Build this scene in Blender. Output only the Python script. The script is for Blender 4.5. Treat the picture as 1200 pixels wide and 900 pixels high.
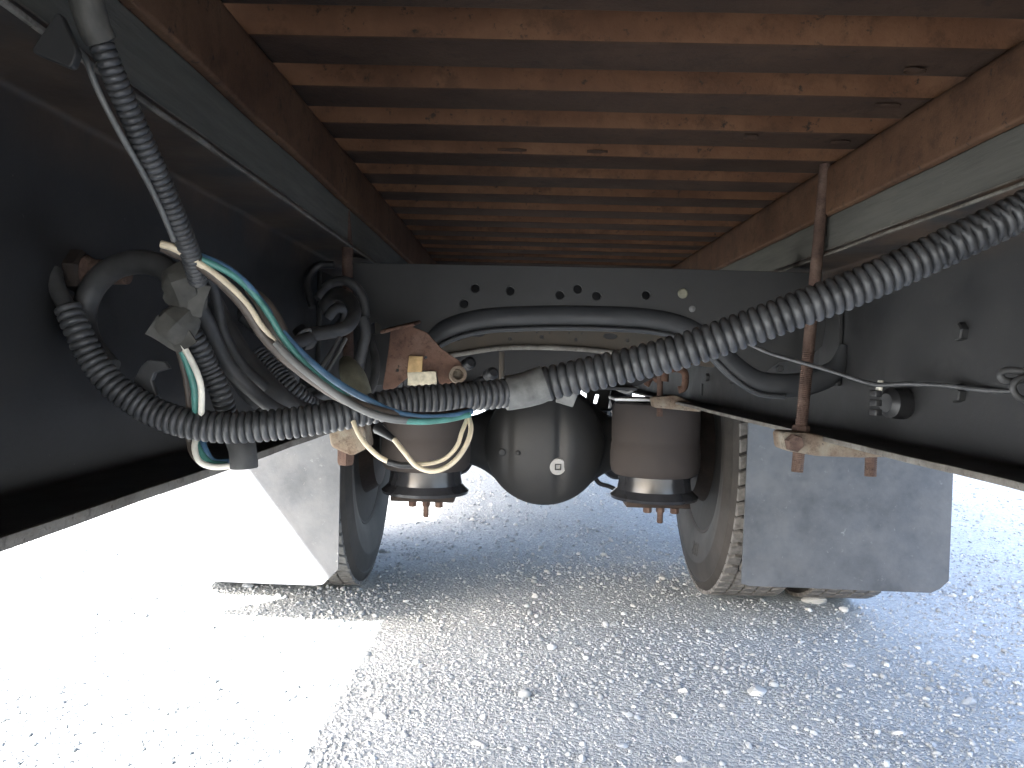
import bpy, bmesh, math, random
import numpy as np
from mathutils import Vector, Matrix, Euler, noise

for o in list(bpy.data.objects):
    bpy.data.objects.remove(o)
random.seed(7)
np.random.seed(7)
SC = bpy.context.scene
COL = SC.collection
PI = math.pi

# ------------------------------------------------------------------ camera
FPX = 942.0                      # focal length in pixels of the 1200 px wide photograph
CAM = Vector((-0.09, 0.0, 0.75))
_y = Vector((10, 22, -FPX)).normalized()            # direction of the truck's axis as the lens sees it
_r = math.radians(1.4)
_x = Vector((math.cos(_r), -math.sin(_r), 0))
_x = (_x - _x.dot(_y) * _y).normalized()
_z = _x.cross(_y)
W2C = Matrix((_x, _y, _z)).transposed()             # world -> camera rotation
C2W = W2C.transposed()
cam_data = bpy.data.cameras.new('camera')
cam_data.sensor_width = 36
cam_data.lens = 36 * FPX / 1200
cam_data.clip_start = 0.02
cam_data.clip_end = 5000
cam = bpy.data.objects.new('camera', cam_data)
cam.matrix_world = Matrix.Translation(CAM) @ C2W.to_4x4()
COL.objects.link(cam)
SC.camera = cam

# ------------------------------------------------------------------ light
SUN_DIR = Vector((0.77, 0.90, -1.0)).normalized()   # the way the light travels
elev = math.asin(-SUN_DIR.z)
azim = math.atan2(-SUN_DIR.x, -SUN_DIR.y)
world = bpy.data.worlds.new('World')
SC.world = world
world.use_nodes = True
wn = world.node_tree.nodes
wl = world.node_tree.links
wn.clear()
sky = wn.new('ShaderNodeTexSky')
sky.sky_type = 'NISHITA'
sky.sun_disc = False
sky.sun_elevation = elev
sky.sun_rotation = azim
sky.dust_density = 4.0
sky.air_density = 0.8
sky.ozone_density = 0.6
bg = wn.new('ShaderNodeBackground')
bg.inputs['Strength'].default_value = 0.15
wo = wn.new('ShaderNodeOutputWorld')
wl.new(sky.outputs[0], bg.inputs[0])
wl.new(bg.outputs[0], wo.inputs[0])
sun_data = bpy.data.lights.new('sun', 'SUN')
sun_data.energy = 3.7
sun_data.angle = math.radians(0.53)
sun_data.color = (1.0, 0.97, 0.93)
sun = bpy.data.objects.new('sun', sun_data)
sun.rotation_euler = SUN_DIR.to_track_quat('-Z', 'Y').to_euler()
sun.location = (-6, -6, 9)
COL.objects.link(sun)
SC.view_settings.view_transform = 'Standard'
SC.view_settings.look = 'None'
SC.view_settings.gamma = 1
SC.view_settings.use_curve_mapping = False
SC.view_settings.exposure = 3.35
SC.render.engine = 'CYCLES'
SC.cycles.max_bounces = 10
SC.cycles.diffuse_bounces = 7
SC.cycles.glossy_bounces = 4
SC.cycles.use_denoising = True

H = CAM.z


def P(px, py, d):
    """the point at distance d along the truck's axis that the photograph shows at pixel (px, py)"""
    v = C2W @ Vector(((px - 600) / FPX, (450 - py) / FPX, -1))
    return CAM + v * (d / v.y)


def S(px, d):
    return px * d / FPX


# ------------------------------------------------------------------ materials
class NT:
    def __init__(self, name):
        self.m = bpy.data.materials.new(name)
        self.m.use_nodes = True
        self.t = self.m.node_tree
        self.t.nodes.clear()
        self.out = self.n('ShaderNodeOutputMaterial')
        self.b = self.n('ShaderNodeBsdfPrincipled')
        self.l(self.b.outputs[0], self.out.inputs[0])
        tc = self.n('ShaderNodeTexCoord')
        oi = self.n('ShaderNodeObjectInfo')
        mul = self.n('ShaderNodeMath'); mul.operation = 'MULTIPLY'; mul.inputs[1].default_value = 37.0
        self.l(oi.outputs['Random'], mul.inputs[0])
        add = self.n('ShaderNodeVectorMath'); add.operation = 'ADD'
        self.l(tc.outputs['Object'], add.inputs[0])
        self.l(mul.outputs[0], add.inputs[1])
        self.co = add.outputs[0]

    def n(self, t): return self.t.nodes.new(t)
    def l(self, a, b): self.t.links.new(a, b)

    def noise(self, scale, detail=5, rough=0.6, co=None, stretch=None):
        c = co or self.co
        if stretch:
            mp = self.n('ShaderNodeMapping'); mp.inputs['Scale'].default_value = stretch
            self.l(c, mp.inputs[0]); c = mp.outputs[0]
        n = self.n('ShaderNodeTexNoise')
        n.inputs['Scale'].default_value = scale
        n.inputs['Detail'].default_value = detail
        n.inputs['Roughness'].default_value = rough
        self.l(c, n.inputs['Vector'])
        return n.outputs['Fac']

    def ramp(self, fac, stops):
        r = self.n('ShaderNodeValToRGB')
        e = r.color_ramp.elements
        while len(e) < len(stops): e.new(0.5)
        for i, (p, c) in enumerate(stops):
            e[i].position = p
            if not hasattr(c, '__len__'): c = (c, c, c)
            e[i].color = (*c, 1)
        self.l(fac, r.inputs[0])
        return r.outputs[0]

    def mix(self, fac, a, b):
        m = self.n('ShaderNodeMix'); m.data_type = 'RGBA'
        for s, v in ((m.inputs[0], fac), (m.inputs[6], a), (m.inputs[7], b)):
            if hasattr(v, 'links') or hasattr(v, 'is_linked'): self.l(v, s)
            elif hasattr(v, '__len__'): s.default_value = (*v, 1)
            else: s.default_value = v
        return m.outputs[2]

    def bump(self, h, strength, dist=0.002):
        b = self.n('ShaderNodeBump')
        b.inputs['Strength'].default_value = strength
        b.inputs['Distance'].default_value = dist
        self.l(h, b.inputs['Height'])
        if self.b.inputs['Normal'].is_linked:
            self.l(self.b.inputs['Normal'].links[0].from_socket, b.inputs['Normal'])
        self.l(b.outputs[0], self.b.inputs['Normal'])

    def done(self, col, rough=0.6, metal=0.0, spec=0.5):
        if hasattr(col, 'is_linked'): self.l(col, self.b.inputs['Base Color'])
        else: self.b.inputs['Base Color'].default_value = (*col, 1)
        if hasattr(rough, 'is_linked'): self.l(rough, self.b.inputs['Roughness'])
        else: self.b.inputs['Roughness'].default_value = rough
        self.b.inputs['Metallic'].default_value = metal
        self.b.inputs['Specular IOR Level'].default_value = spec
        return self.m


def rust_mat(name, dark, mid, light, speck=0.02, scale=9, bump=0.6, rough=0.85):
    m = NT(name)
    a = m.noise(scale, 6, 0.65)
    c = m.ramp(a, [(0.28, dark), (0.5, mid), (0.72, light)])
    pt = m.noise(scale * 2.7, 6, 0.75)
    c = m.mix(m.ramp(pt, [(0.52, 0.0), (0.66, 0.6)]), c, tuple(v * 0.55 for v in dark))
    s = m.noise(scale * 9, 4, 0.7)
    sp = m.ramp(s, [(0.30, 1.0), (0.40, 0.0)])
    c = m.mix(sp, c, (speck, speck * 0.7, speck * 0.55))
    f = m.noise(scale * 60, 3, 0.7)
    m.bump(f, bump * 0.5, 0.0008)
    m.bump(s, bump, 0.002)
    return m.done(c, rough, spec=0.25)


def paint_mat(name, base, dust, amount=0.5, scale=5, rough=0.45, bump=0.15):
    m = NT(name)
    a = m.noise(scale, 7, 0.7)
    f = m.noise(scale * 40, 3, 0.6)
    k = m.ramp(a, [(0.35, 0.0), (0.75, amount)])
    c = m.mix(k, base, dust)
    sp = m.ramp(f, [(0.70, 0.0), (0.76, 0.6)])
    c = m.mix(sp, c, dust)
    r = m.ramp(a, [(0.3, rough), (0.75, min(1, rough + 0.3))])
    m.bump(f, bump, 0.0006)
    m.bump(a, bump, 0.003)
    return m.done(c, r, spec=0.4)


def plain(name, col, rough=0.5, var=0.25, scale=40, metal=0.0, bump=0.1, spec=0.5):
    m = NT(name)
    a = m.noise(scale, 4, 0.6)
    lo = tuple(v * (1 - var) for v in col); hi = tuple(min(1, v * (1 + var)) for v in col)
    c = m.ramp(a, [(0.3, lo), (0.7, hi)])
    m.bump(a, bump, 0.0008)
    return m.done(c, rough, metal, spec)


M = {}
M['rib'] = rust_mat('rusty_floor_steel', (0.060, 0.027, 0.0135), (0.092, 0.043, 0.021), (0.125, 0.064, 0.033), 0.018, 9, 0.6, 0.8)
M['rib_shaded'] = rust_mat('shaded_rust_steel', (0.019, 0.0098, 0.006), (0.029, 0.0155, 0.0095), (0.043, 0.024, 0.0145), 0.012, 8, 0.6, 0.85)  # darker copy of the rib rust, with underside shade put into the colour
M['beam'] = rust_mat('rusty_beam_steel', (0.048, 0.024, 0.0135), (0.08, 0.041, 0.023), (0.12, 0.067, 0.038), 0.02, 8, 0.5, 0.75)
M['rust'] = rust_mat('rusty_bolt_steel', (0.05, 0.032, 0.025), (0.085, 0.053, 0.041), (0.13, 0.092, 0.072), 0.03, 30, 0.6, 0.85)
M['bracket'] = rust_mat('orange_rust_steel', (0.065, 0.037, 0.027), (0.115, 0.064, 0.045), (0.155, 0.10, 0.075), 0.03, 22, 0.4, 0.8)
M['plate_rust'] = rust_mat('dusty_rusted_plate', (0.09, 0.055, 0.038), (0.16, 0.125, 0.092), (0.22, 0.20, 0.16), 0.05, 22, 0.5, 0.85)
M['black'] = paint_mat('dusty_black_chassis_paint', (0.016, 0.0165, 0.0175), (0.05, 0.048, 0.044), 0.45, 5, 0.45)
M['member'] = paint_mat('dusty_black_member_paint', (0.019, 0.0195, 0.020), (0.05, 0.048, 0.045), 0.45, 9, 0.42)
M['bead'] = paint_mat('pressed_member_paint', (0.026, 0.028, 0.031), (0.06, 0.06, 0.06), 0.35, 12, 0.35)
M['second'] = paint_mat('muddy_member_paint', (0.05, 0.045, 0.036), (0.10, 0.075, 0.055), 0.7, 11, 0.7)
M['axle'] = paint_mat('black_axle_paint', (0.022, 0.023, 0.025), (0.06, 0.06, 0.058), 0.5, 6, 0.5)
M['flange'] = rust_mat('worn_flange_edge', (0.07, 0.06, 0.05), (0.13, 0.12, 0.105), (0.20, 0.19, 0.17), 0.05, 20, 0.5, 0.7)
M['wood'] = None
M['conduit'] = plain('grey_black_conduit_plastic', (0.050, 0.051, 0.053), 0.42, 0.4, 60, bump=0.15)
M['hose'] = plain('black_rubber_hose', (0.040, 0.040, 0.040), 0.55, 0.35, 50)
M['tube'] = plain('grey_plastic_tube', (0.12, 0.12, 0.115), 0.45, 0.25, 50)
M['tape'] = plain('dusty_grey_tape', (0.062, 0.06, 0.053), 0.7, 0.4, 70, bump=0.6)
M['sleeve'] = plain('dusty_grey_tape_sleeve', (0.12, 0.12, 0.115), 0.55, 0.35, 90, bump=0.5)
M['greentape'] = plain('olive_loom_tape', (0.17, 0.165, 0.12), 0.7, 0.3, 60, bump=0.4)
M['cream'] = plain('cream_wire_insulation', (0.66, 0.56, 0.40), 0.45, 0.12, 80)
M['white'] = plain('white_wire_insulation', (0.72, 0.69, 0.60), 0.45, 0.12, 80)
M['green'] = plain('green_wire_insulation', (0.07, 0.22, 0.19), 0.4, 0.25, 90)
M['blue'] = plain('blue_wire_insulation', (0.06, 0.13, 0.22), 0.4, 0.25, 90)
M['brown'] = plain('brown_wire_insulation', (0.075, 0.06, 0.05), 0.45, 0.3, 80)
M['plastic'] = plain('black_plastic', (0.02, 0.02, 0.021), 0.4, 0.2, 60)
M['piston'] = plain('black_glossy_piston', (0.022, 0.023, 0.026), 0.22, 0.3, 14, bump=0.05)
M['bellows'] = paint_mat('dusty_brown_rubber', (0.030, 0.025, 0.0235), (0.055, 0.046, 0.042), 0.7, 10, 0.75)
M['steel'] = plain('bare_galvanised_steel', (0.50, 0.50, 0.49), 0.45, 0.15, 50, 0.6)
M['plug'] = plain('pale_steel_plug', (0.36, 0.355, 0.34), 0.5, 0.12, 80, 0.2)
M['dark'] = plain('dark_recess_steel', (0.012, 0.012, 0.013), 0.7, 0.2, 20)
M['card'] = plain('tan_fibre_board', (0.42, 0.28, 0.13), 0.85, 0.3, 90, bump=0.5)
M['pale'] = plain('pale_fibre_board', (0.55, 0.49, 0.36), 0.85, 0.25, 120, bump=0.7)
M['tank'] = paint_mat('black_tank_paint', (0.022, 0.022, 0.023), (0.06, 0.055, 0.05), 0.5, 5, 0.5)
M['siding'] = plain('white_box_panel', (0.72, 0.73, 0.74), 0.4, 0.06, 4)

# wood sill
m = NT('weathered_grey_green_timber')
g = m.noise(6, 6, 0.7, stretch=(14, 1, 14))
g2 = m.noise(4, 5, 0.6)
c = m.ramp(g, [(0.25, (0.062, 0.061, 0.054)), (0.55, (0.10, 0.098, 0.085)), (0.8, (0.135, 0.131, 0.112))])
c = m.mix(m.ramp(g2, [(0.4, 0.0), (0.75, 0.55)]), c, (0.068, 0.068, 0.064))
sc_ = m.noise(90, 3, 0.6, stretch=(1, 0.25, 1))
c = m.mix(m.ramp(sc_, [(0.70, 0.0), (0.75, 0.5)]), c, (0.15, 0.145, 0.12))
m.bump(g, 0.5, 0.0015)
M['wood'] = m.done(c, 0.8, spec=0.25)

# rail: black paint, rust stain near the top edge
m = NT('rail_paint_with_rust_stain')
a = m.noise(5, 7, 0.7)
f = m.noise(190, 3, 0.6)
c = m.mix(m.ramp(a, [(0.35, 0.0), (0.78, 0.5)]), (0.017, 0.0175, 0.019), (0.048, 0.046, 0.043))
c = m.mix(m.ramp(f, [(0.71, 0.0), (0.76, 0.5)]), c, (0.14, 0.13, 0.12))
tc = m.n('ShaderNodeTexCoord'); sx = m.n('ShaderNodeSeparateXYZ'); m.l(tc.outputs['Object'], sx.inputs[0])
mr = m.n('ShaderNodeMapRange'); mr.inputs[1].default_value = 0.085; mr.inputs[2].default_value = 0.135
m.l(sx.outputs['Z'], mr.inputs[0])
mm = m.n('ShaderNodeMath'); mm.operation = 'MULTIPLY'
m.l(mr.outputs[0], mm.inputs[0]); m.l(m.ramp(m.noise(9, 5, 0.7), [(0.38, 0.0), (0.55, 0.95)]), mm.inputs[1])
c = m.mix(mm.outputs[0], c, m.ramp(m.noise(16, 5, 0.7), [(0.3, (0.03, 0.021, 0.016)), (0.7, (0.075, 0.05, 0.034))]))
m.bump(f, 0.15, 0.0005); m.bump(a, 0.25, 0.004)
M['rail'] = m.done(c, m.ramp(a, [(0.3, 0.42), (0.8, 0.75)]), spec=0.4)

# mud flap
m = NT('scuffed_rubber_mud_flap')
a = m.noise(5, 7, 0.7)
c = m.ramp(a, [(0.3, (0.042, 0.048, 0.056)), (0.7, (0.105, 0.115, 0.128))])
f = m.noise(55, 5, 0.75)
c = m.mix(m.ramp(f, [(0.62, 0.0), (0.78, 0.55)]), c, (0.27, 0.28, 0.29))
g = m.noise(16, 3, 0.5)
c = m.mix(m.ramp(g, [(0.74, 0.0), (0.77, 0.8)]), c, (0.5, 0.5, 0.5))
m.bump(f, 0.4, 0.001); m.bump(a, 0.4, 0.01)
g3 = m.noise(2.6, 5, 0.75)
c = m.mix(m.ramp(g3, [(0.42, 0.0), (0.62, 0.6)]), c, (0.125, 0.13, 0.135))
M['flap'] = m.done(c, m.ramp(a, [(0.3, 0.5), (0.7, 0.75)]), spec=0.4)

# tyres
m = NT('dusty_tyre_sidewall')
a = m.noise(7, 7, 0.75)
c = m.ramp(a, [(0.3, (0.024, 0.023, 0.022)), (0.72, (0.055, 0.050, 0.046))])
f = m.noise(120, 3, 0.6)
m.bump(f, 0.2, 0.0006)
M['tyre'] = m.done(c, 0.72, spec=0.3)
M['tread'] = plain('dusty_tread_rubber', (0.15, 0.147, 0.142), 0.85, 0.3, 60, bump=0.5, spec=0.2)
M['groove'] = plain('dark_tread_groove', (0.022, 0.021, 0.02), 0.85, 0.2, 60)
M['rim'] = rust_mat('dark_rusted_rim', (0.014, 0.011, 0.010), (0.024, 0.018, 0.015), (0.045, 0.031, 0.023), 0.01, 12, 0.4, 0.7)

# ground and stones
m = NT('packed_gravel_dust')
tc = m.n('ShaderNodeTexCoord')
big = m.noise(1.6, 6, 0.6, co=tc.outputs['Object'])
fine = m.noise(160, 6, 0.75, co=tc.outputs['Object'])
vo = m.n('ShaderNodeTexVoronoi'); vo.inputs['Scale'].default_value = 95
m.l(tc.outputs['Object'], vo.inputs['Vector'])
vo2 = m.n('ShaderNodeTexVoronoi'); vo2.inputs['Scale'].default_value = 240
m.l(tc.outputs['Object'], vo2.inputs['Vector'])
bw = m.n('ShaderNodeSeparateColor'); m.l(vo.outputs['Color'], bw.inputs[0])
c = m.ramp(bw.outputs[0], [(0.0, (0.30, 0.325, 0.335)), (0.6, (0.405, 0.435, 0.445)), (1.0, (0.51, 0.54, 0.54))])
c = m.mix(m.ramp(fine, [(0.35, 0.0), (0.7, 0.7)]), c, (0.44, 0.465, 0.47))
c = m.mix(m.ramp(big, [(0.4, 0.0), (0.7, 0.35)]), c, (0.33, 0.355, 0.36))
m.bump(vo2.outputs['Distance'], 0.5, -0.003)
m.bump(vo.outputs['Distance'], 0.7, -0.006)
m.bump(fine, 0.4, 0.003)
M['ground'] = m.done(c, 0.9, spec=0.2)


def stone_mat(name, stops):
    m = NT(name)
    g = m.n('ShaderNodeNewGeometry')
    c = m.ramp(g.outputs['Random Per Island'], stops)
    f = m.noise(220, 4, 0.7)
    c = m.mix(m.ramp(f, [(0.35, 0.35), (0.65, 0.0)]), c, (0.30, 0.30, 0.30))
    m.bump(f, 0.4, 0.001)
    return m.done(c, 0.8, spec=0.3)


M['gravel'] = stone_mat('crushed_stone', [(0.0, (0.215, 0.24, 0.255)), (0.35, (0.335, 0.362, 0.377)), (0.75, (0.445, 0.472, 0.482)), (1.0, (0.58, 0.60, 0.59))])
M['pebble'] = plain('pale_stone', (0.46, 0.47, 0.465), 0.8, 0.25, 60, bump=0.6)
M['pebble_grey'] = plain('blue_grey_stone', (0.33, 0.365, 0.40), 0.8, 0.25, 60, bump=0.6)


# ------------------------------------------------------------------ object helpers
def world_loc(o):
    v = Vector(o.location)
    return v


def link(o, parent=None):
    COL.objects.link(o)
    if parent is not None:
        o.parent = parent
        o.matrix_parent_inverse = Matrix.Translation(-Vector(WL[parent.name]))
    WL[o.name] = tuple(o.matrix_basis.translation)
    return o


WL = {}


def obj(name, verts, faces, mat, parent=None, smooth=35, center=True):
    verts = [Vector(v) for v in verts]
    c = Vector((0, 0, 0))
    if center:
        lo = Vector((min(v[i] for v in verts) for i in range(3)))
        hi = Vector((max(v[i] for v in verts) for i in range(3)))
        c = (lo + hi) / 2
    me = bpy.data.meshes.new(name)
    me.from_pydata([v - c for v in verts], [], faces)
    me.materials.append(M[mat] if isinstance(mat, str) else mat)
    bm = bmesh.new(); bm.from_mesh(me)
    bmesh.ops.recalc_face_normals(bm, faces=bm.faces)
    bm.to_mesh(me); bm.free()
    if smooth:
        for p in me.polygons: p.use_smooth = True
        me.set_sharp_from_angle(angle=math.radians(smooth))
    o = bpy.data.objects.new(name, me)
    o.location = c
    return link(o, parent)


def obj_bm(name, bm, mat, parent=None, smooth=35):
    bm.verts.ensure_lookup_table()
    for i, v in enumerate(bm.verts): v.index = i
    vs = [v.co.copy() for v in bm.verts]
    fs = [[v.index for v in f.verts] for f in bm.faces]
    bm.free()
    return obj(name, vs, fs, mat, parent, smooth)


def inst(src, loc, rot=None, scale=None, parent=None, name=None):
    o = src.copy()
    if name: o.name = name
    o.parent = None
    o.location = loc
    if rot is not None: o.rotation_euler = rot
    if scale is not None: o.scale = scale
    return link(o, parent)


def empty(name, loc, label=None, cat=None, group=None, parent=None):
    o = bpy.data.objects.new(name, None)
    o.empty_display_size = 0.05
    o.location = loc
    link(o, parent)
    if label: o['label'] = label
    if cat: o['category'] = cat
    if group: o['group'] = group
    return o


def tag(o, label, cat=None, group=None, kind=None):
    if label: o['label'] = label
    if cat: o['category'] = cat
    if group: o['group'] = group
    if kind: o['kind'] = kind
    return o


def smooth_path(pts, step):
    pts = [Vector(p) for p in pts]
    if len(pts) == 2:
        dense = [pts[0].lerp(pts[1], t / 20) for t in range(21)]
    else:
        ext = [2 * pts[0] - pts[1]] + pts + [2 * pts[-1] - pts[-2]]
        dense = []
        for i in range(1, len(ext) - 2):
            p0, p1, p2, p3 = ext[i - 1:i + 3]
            # centripetal Catmull-Rom
            t0 = 0.0
            t1 = t0 + max(1e-6, (p1 - p0).length ** 0.5)
            t2 = t1 + max(1e-6, (p2 - p1).length ** 0.5)
            t3 = t2 + max(1e-6, (p3 - p2).length ** 0.5)
            for k in range(24):
                t = t1 + (t2 - t1) * k / 24
                a1 = p0 * ((t1 - t) / (t1 - t0)) + p1 * ((t - t0) / (t1 - t0))
                a2 = p1 * ((t2 - t) / (t2 - t1)) + p2 * ((t - t1) / (t2 - t1))
                a3 = p2 * ((t3 - t) / (t3 - t2)) + p3 * ((t - t2) / (t3 - t2))
                b1 = a1 * ((t2 - t) / (t2 - t0)) + a2 * ((t - t0) / (t2 - t0))
                b2 = a2 * ((t3 - t) / (t3 - t1)) + a3 * ((t - t1) / (t3 - t1))
                dense.append(b1 * ((t2 - t) / (t2 - t1)) + b2 * ((t - t1) / (t2 - t1)))
        dense.append(pts[-1])
    L = [0.0]
    for a, b in zip(dense, dense[1:]): L.append(L[-1] + (b - a).length)
    n = max(2, int(L[-1] / step))
    out = []
    j = 0
    for k in range(n + 1):
        s = L[-1] * k / n
        while j < len(L) - 2 and L[j + 1] < s: j += 1
        f = (s - L[j]) / max(1e-9, L[j + 1] - L[j])
        out.append(dense[j].lerp(dense[j + 1], f))
    return out


def tube_geo(pts, rad, seg=12, step=0.006, cap=True, mod=None):
    """pts: control points; rad: number or function of 0..1; mod(i, angle) multiplies the radius"""
    path = smooth_path(pts, step)
    n = len(path)
    vs, fs = [], []
    t = (path[1] - path[0]).normalized()
    up = Vector((0, 0, 1)) if abs(t.z) < 0.9 else Vector((1, 0, 0))
    nrm = (up - up.dot(t) * t).normalized()
    for i in range(n):
        a = path[max(0, i - 1)]; b = path[min(n - 1, i + 1)]
        t2 = (b - a)
        t2 = t2.normalized() if t2.length > 1e-9 else t
        nrm = (nrm - nrm.dot(t2) * t2).normalized()
        t = t2
        bn = t.cross(nrm)
        r = rad(i / (n - 1)) if callable(rad) else rad
        for k in range(seg):
            an = 2 * PI * k / seg
            rr = r * (mod(i, an) if mod else 1)
            vs.append(path[i] + nrm * (math.cos(an) * rr) + bn * (math.sin(an) * rr))
    for i in range(n - 1):
        for k in range(seg):
            k2 = (k + 1) % seg
            fs.append([i * seg + k, i * seg + k2, (i + 1) * seg + k2, (i + 1) * seg + k])
    if cap:
        fs.append(list(range(seg))[::-1])
        fs.append([(n - 1) * seg + k for k in range(seg)])
    return vs, fs


def tube(name, pts, rad, mat, parent=None, seg=12, step=0.006):
    vs, fs = tube_geo(pts, rad, seg, step)
    return obj(name, vs, fs, mat, parent, 60)


def corrugated(name, pts, rad, pitch, mat, parent=None, seg=20, depth=0.15, seam=None):
    prof = [-0.25, 0.72, 0.98, 1.0, 0.95, 0.6]
    def mod(i, an):
        k = i
        if seam and seam[0] < an < seam[1] and i < seam[2]: k = i + 3
        return 1 - depth + depth * prof[k % 6]
    vs, fs = tube_geo(pts, rad, seg, pitch / 6, True, mod)
    return obj(name, vs, fs, mat, parent, 80)


def bbox(name, c, size, mat, parent=None, rot=(0, 0, 0), bevel=0.003, segs=2, jit=0.0, cuts=0):
    bm = bmesh.new()
    bmesh.ops.create_cube(bm, size=1)
    bmesh.ops.scale(bm, vec=size, verts=bm.verts)
    if bevel: bmesh.ops.bevel(bm, geom=bm.edges[:], offset=bevel, segments=segs, affect='EDGES', profile=0.5)
    if cuts: bmesh.ops.subdivide_edges(bm, edges=bm.edges[:], cuts=cuts, use_grid_fill=True)
    if jit:
        for v in bm.verts:
            n = noise.noise_vector(v.co * 60 + Vector(c) * 13)
            v.co += n * jit
    bmesh.ops.transform(bm, matrix=Matrix.Translation(c) @ Euler(rot).to_matrix().to_4x4(), verts=bm.verts)
    return obj_bm(name, bm, mat, parent)


def lathe(name, prof, c, axis, mat, parent=None, seg=48, smooth=35, jit=None):
    """prof: list of (radius, height along axis)"""
    ax = Vector(axis).normalized()
    u = ax.orthogonal().normalized(); w = ax.cross(u)
    vs, fs = [], []
    for (r, h) in prof:
        for k in range(seg):
            an = 2 * PI * k / seg
            vs.append(Vector(c) + ax * h + (u * math.cos(an) + w * math.sin(an)) * max(r, 1e-5))
    n = len(prof)
    for i in range(n - 1):
        for k in range(seg):
            k2 = (k + 1) % seg
            fs.append([i * seg + k, i * seg + k2, (i + 1) * seg + k2, (i + 1) * seg + k])
    if prof[0][0] > 1e-4: fs.append(list(range(seg)))
    if prof[-1][0] > 1e-4: fs.append([(n - 1) * seg + k for k in range(seg)])
    return obj(name, vs, fs, mat, parent, smooth)


def extrude(name, poly, y0, y1, mat, parent=None, ny=1, smooth=35, wob=0.0):
    """poly: list of (x, z); swept along y"""
    n = len(poly)
    vs, fs = [], []
    for j in range(ny + 1):
        y = y0 + (y1 - y0) * j / ny
        for (x, z) in poly:
            dv = noise.noise_vector(Vector((x * 9, y * 9, z * 9))) * wob if wob else Vector((0, 0, 0))
            vs.append((x + dv.x, y, z + dv.z))
    for j in range(ny):
        for k in range(n):
            k2 = (k + 1) % n
            fs.append([j * n + k, j * n + k2, (j + 1) * n + k2, (j + 1) * n + k])
    fs.append(list(range(n))); fs.append([ny * n + k for k in range(n)])
    return obj(name, vs, fs, mat, parent, smooth)


def rounded(poly, r, seg=4):
    out = []
    n = len(poly)
    for i in range(n):
        p = Vector(poly[i]); a = Vector(poly[i - 1]); b = Vector(poly[(i + 1) % n])
        rr = r[i] if hasattr(r, '__len__') else r
        da = (a - p); db = (b - p)
        rr = min(rr, da.length * 0.45, db.length * 0.45)
        if rr < 1e-5: out.append(p); continue
        s = p + da.normalized() * rr; e = p + db.normalized() * rr
        for k in range(seg + 1):
            t = k / seg
            out.append(s * (1 - t) ** 2 + p * (2 * t * (1 - t)) + e * t * t)
    return out


def circle(c, r, n=16):
    return [Vector((c[0] + r * math.cos(2 * PI * k / n), c[1] + r * math.sin(2 * PI * k / n))) for k in range(n)]


def plate(name, outline, holes, thick, mat, place, parent=None, bevel=0.0008, smooth=35):
    """flat sheet with holes; outline in a local 2-D frame, place(Matrix) puts it in the world (local z = thickness)"""
    cu = bpy.data.curves.new(name, 'CURVE')
    cu.dimensions = '2D'; cu.fill_mode = 'BOTH'
    cu.extrude = thick / 2; cu.bevel_depth = bevel; cu.bevel_resolution = 1
    for ring in [outline] + holes:
        sp = cu.splines.new('POLY')
        sp.points.add(len(ring) - 1)
        for pt, q in zip(sp.points, ring): pt.co = (q[0], q[1], 0, 1)
        sp.use_cyclic_u = True
    tmp = bpy.data.objects.new('tmp', cu)
    me = tmp.to_mesh()
    vs = [place @ v.co for v in me.vertices]
    fs = [list(p.vertices) for p in me.polygons]
    tmp.to_mesh_clear()
    bpy.data.objects.remove(tmp); bpy.data.curves.remove(cu)
    return obj(name, vs, fs, mat, parent, smooth)


def xz_plate(name, outline, holes, thick, y, mat, parent=None, bevel=0.0008):
    """outline in world (x, z); sheet standing across the truck at distance y"""
    mt = Matrix(((1, 0, 0, 0), (0, 0, -1, y), (0, 1, 0, 0), (0, 0, 0, 1)))
    return plate(name, outline, holes, thick, mat, mt, parent, bevel)


def pxz(px, py, d):
    v = P(px, py, d)
    return Vector((v.x, v.z))


def hex_bolt(name, c, axis, r, h, mat, parent=None):
    ax = Vector(axis).normalized()
    u = ax.orthogonal().normalized(); w = ax.cross(u)
    vs, fs = [], []
    for hh, rr in ((0, r), (h * 0.8, r), (h, r * 0.86)):
        for k in range(6):
            an = PI / 3 * k
            vs.append(Vector(c) + ax * hh + (u * math.cos(an) + w * math.sin(an)) * rr)
    for i in range(2):
        for k in range(6):
            k2 = (k + 1) % 6
            fs.append([i * 6 + k, i * 6 + k2, i * 6 + 6 + k2, i * 6 + 6 + k])
    fs.append(list(range(6))); fs.append([12 + k for k in range(6)])
    return obj(name, vs, fs, mat, parent, 30)


# ================================================================== setting: ground
gv, gf = [], []
bm = bmesh.new()
xs = sorted(set([-900, -250, -80, -30, -12] + list(np.round(np.arange(-6, 6.01, 0.1), 3)) + [12, 30, 80, 250, 900]))
ys = sorted(set([-900, -250, -80, -30, -10] + list(np.round(np.arange(-4, 12.01, 0.1), 3)) + [20, 40, 90, 250, 900]))


def ground_z(x, y):
    if abs(x) > 6 or y < -4 or y > 12: return 0.0
    return (noise.noise(Vector((x * 1.3, y * 1.3, 0))) * 0.012 + noise.noise(Vector((x * 4, y * 4, 5))) * 0.005) - 0.008


for y in ys:
    for x in xs: gv.append((x, y, ground_z(x, y)))
nx = len(xs)
for j in range(len(ys) - 1):
    for i in range(nx - 1):
        gf.append([j * nx + i, j * nx + i + 1, (j + 1) * nx + i + 1, (j + 1) * nx + i])
tag(obj('ground', gv, gf, 'ground', None, 180, center=False), 'packed grey gravel yard under and around the truck', None, None, 'structure')

# ================================================================== the truck
truck = empty('box_truck', (0, 2.75, 0), 'underside of a box truck with rusty ribbed floor and black chassis', 'truck')
AX = 2.75            # distance of the rear axle

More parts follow.
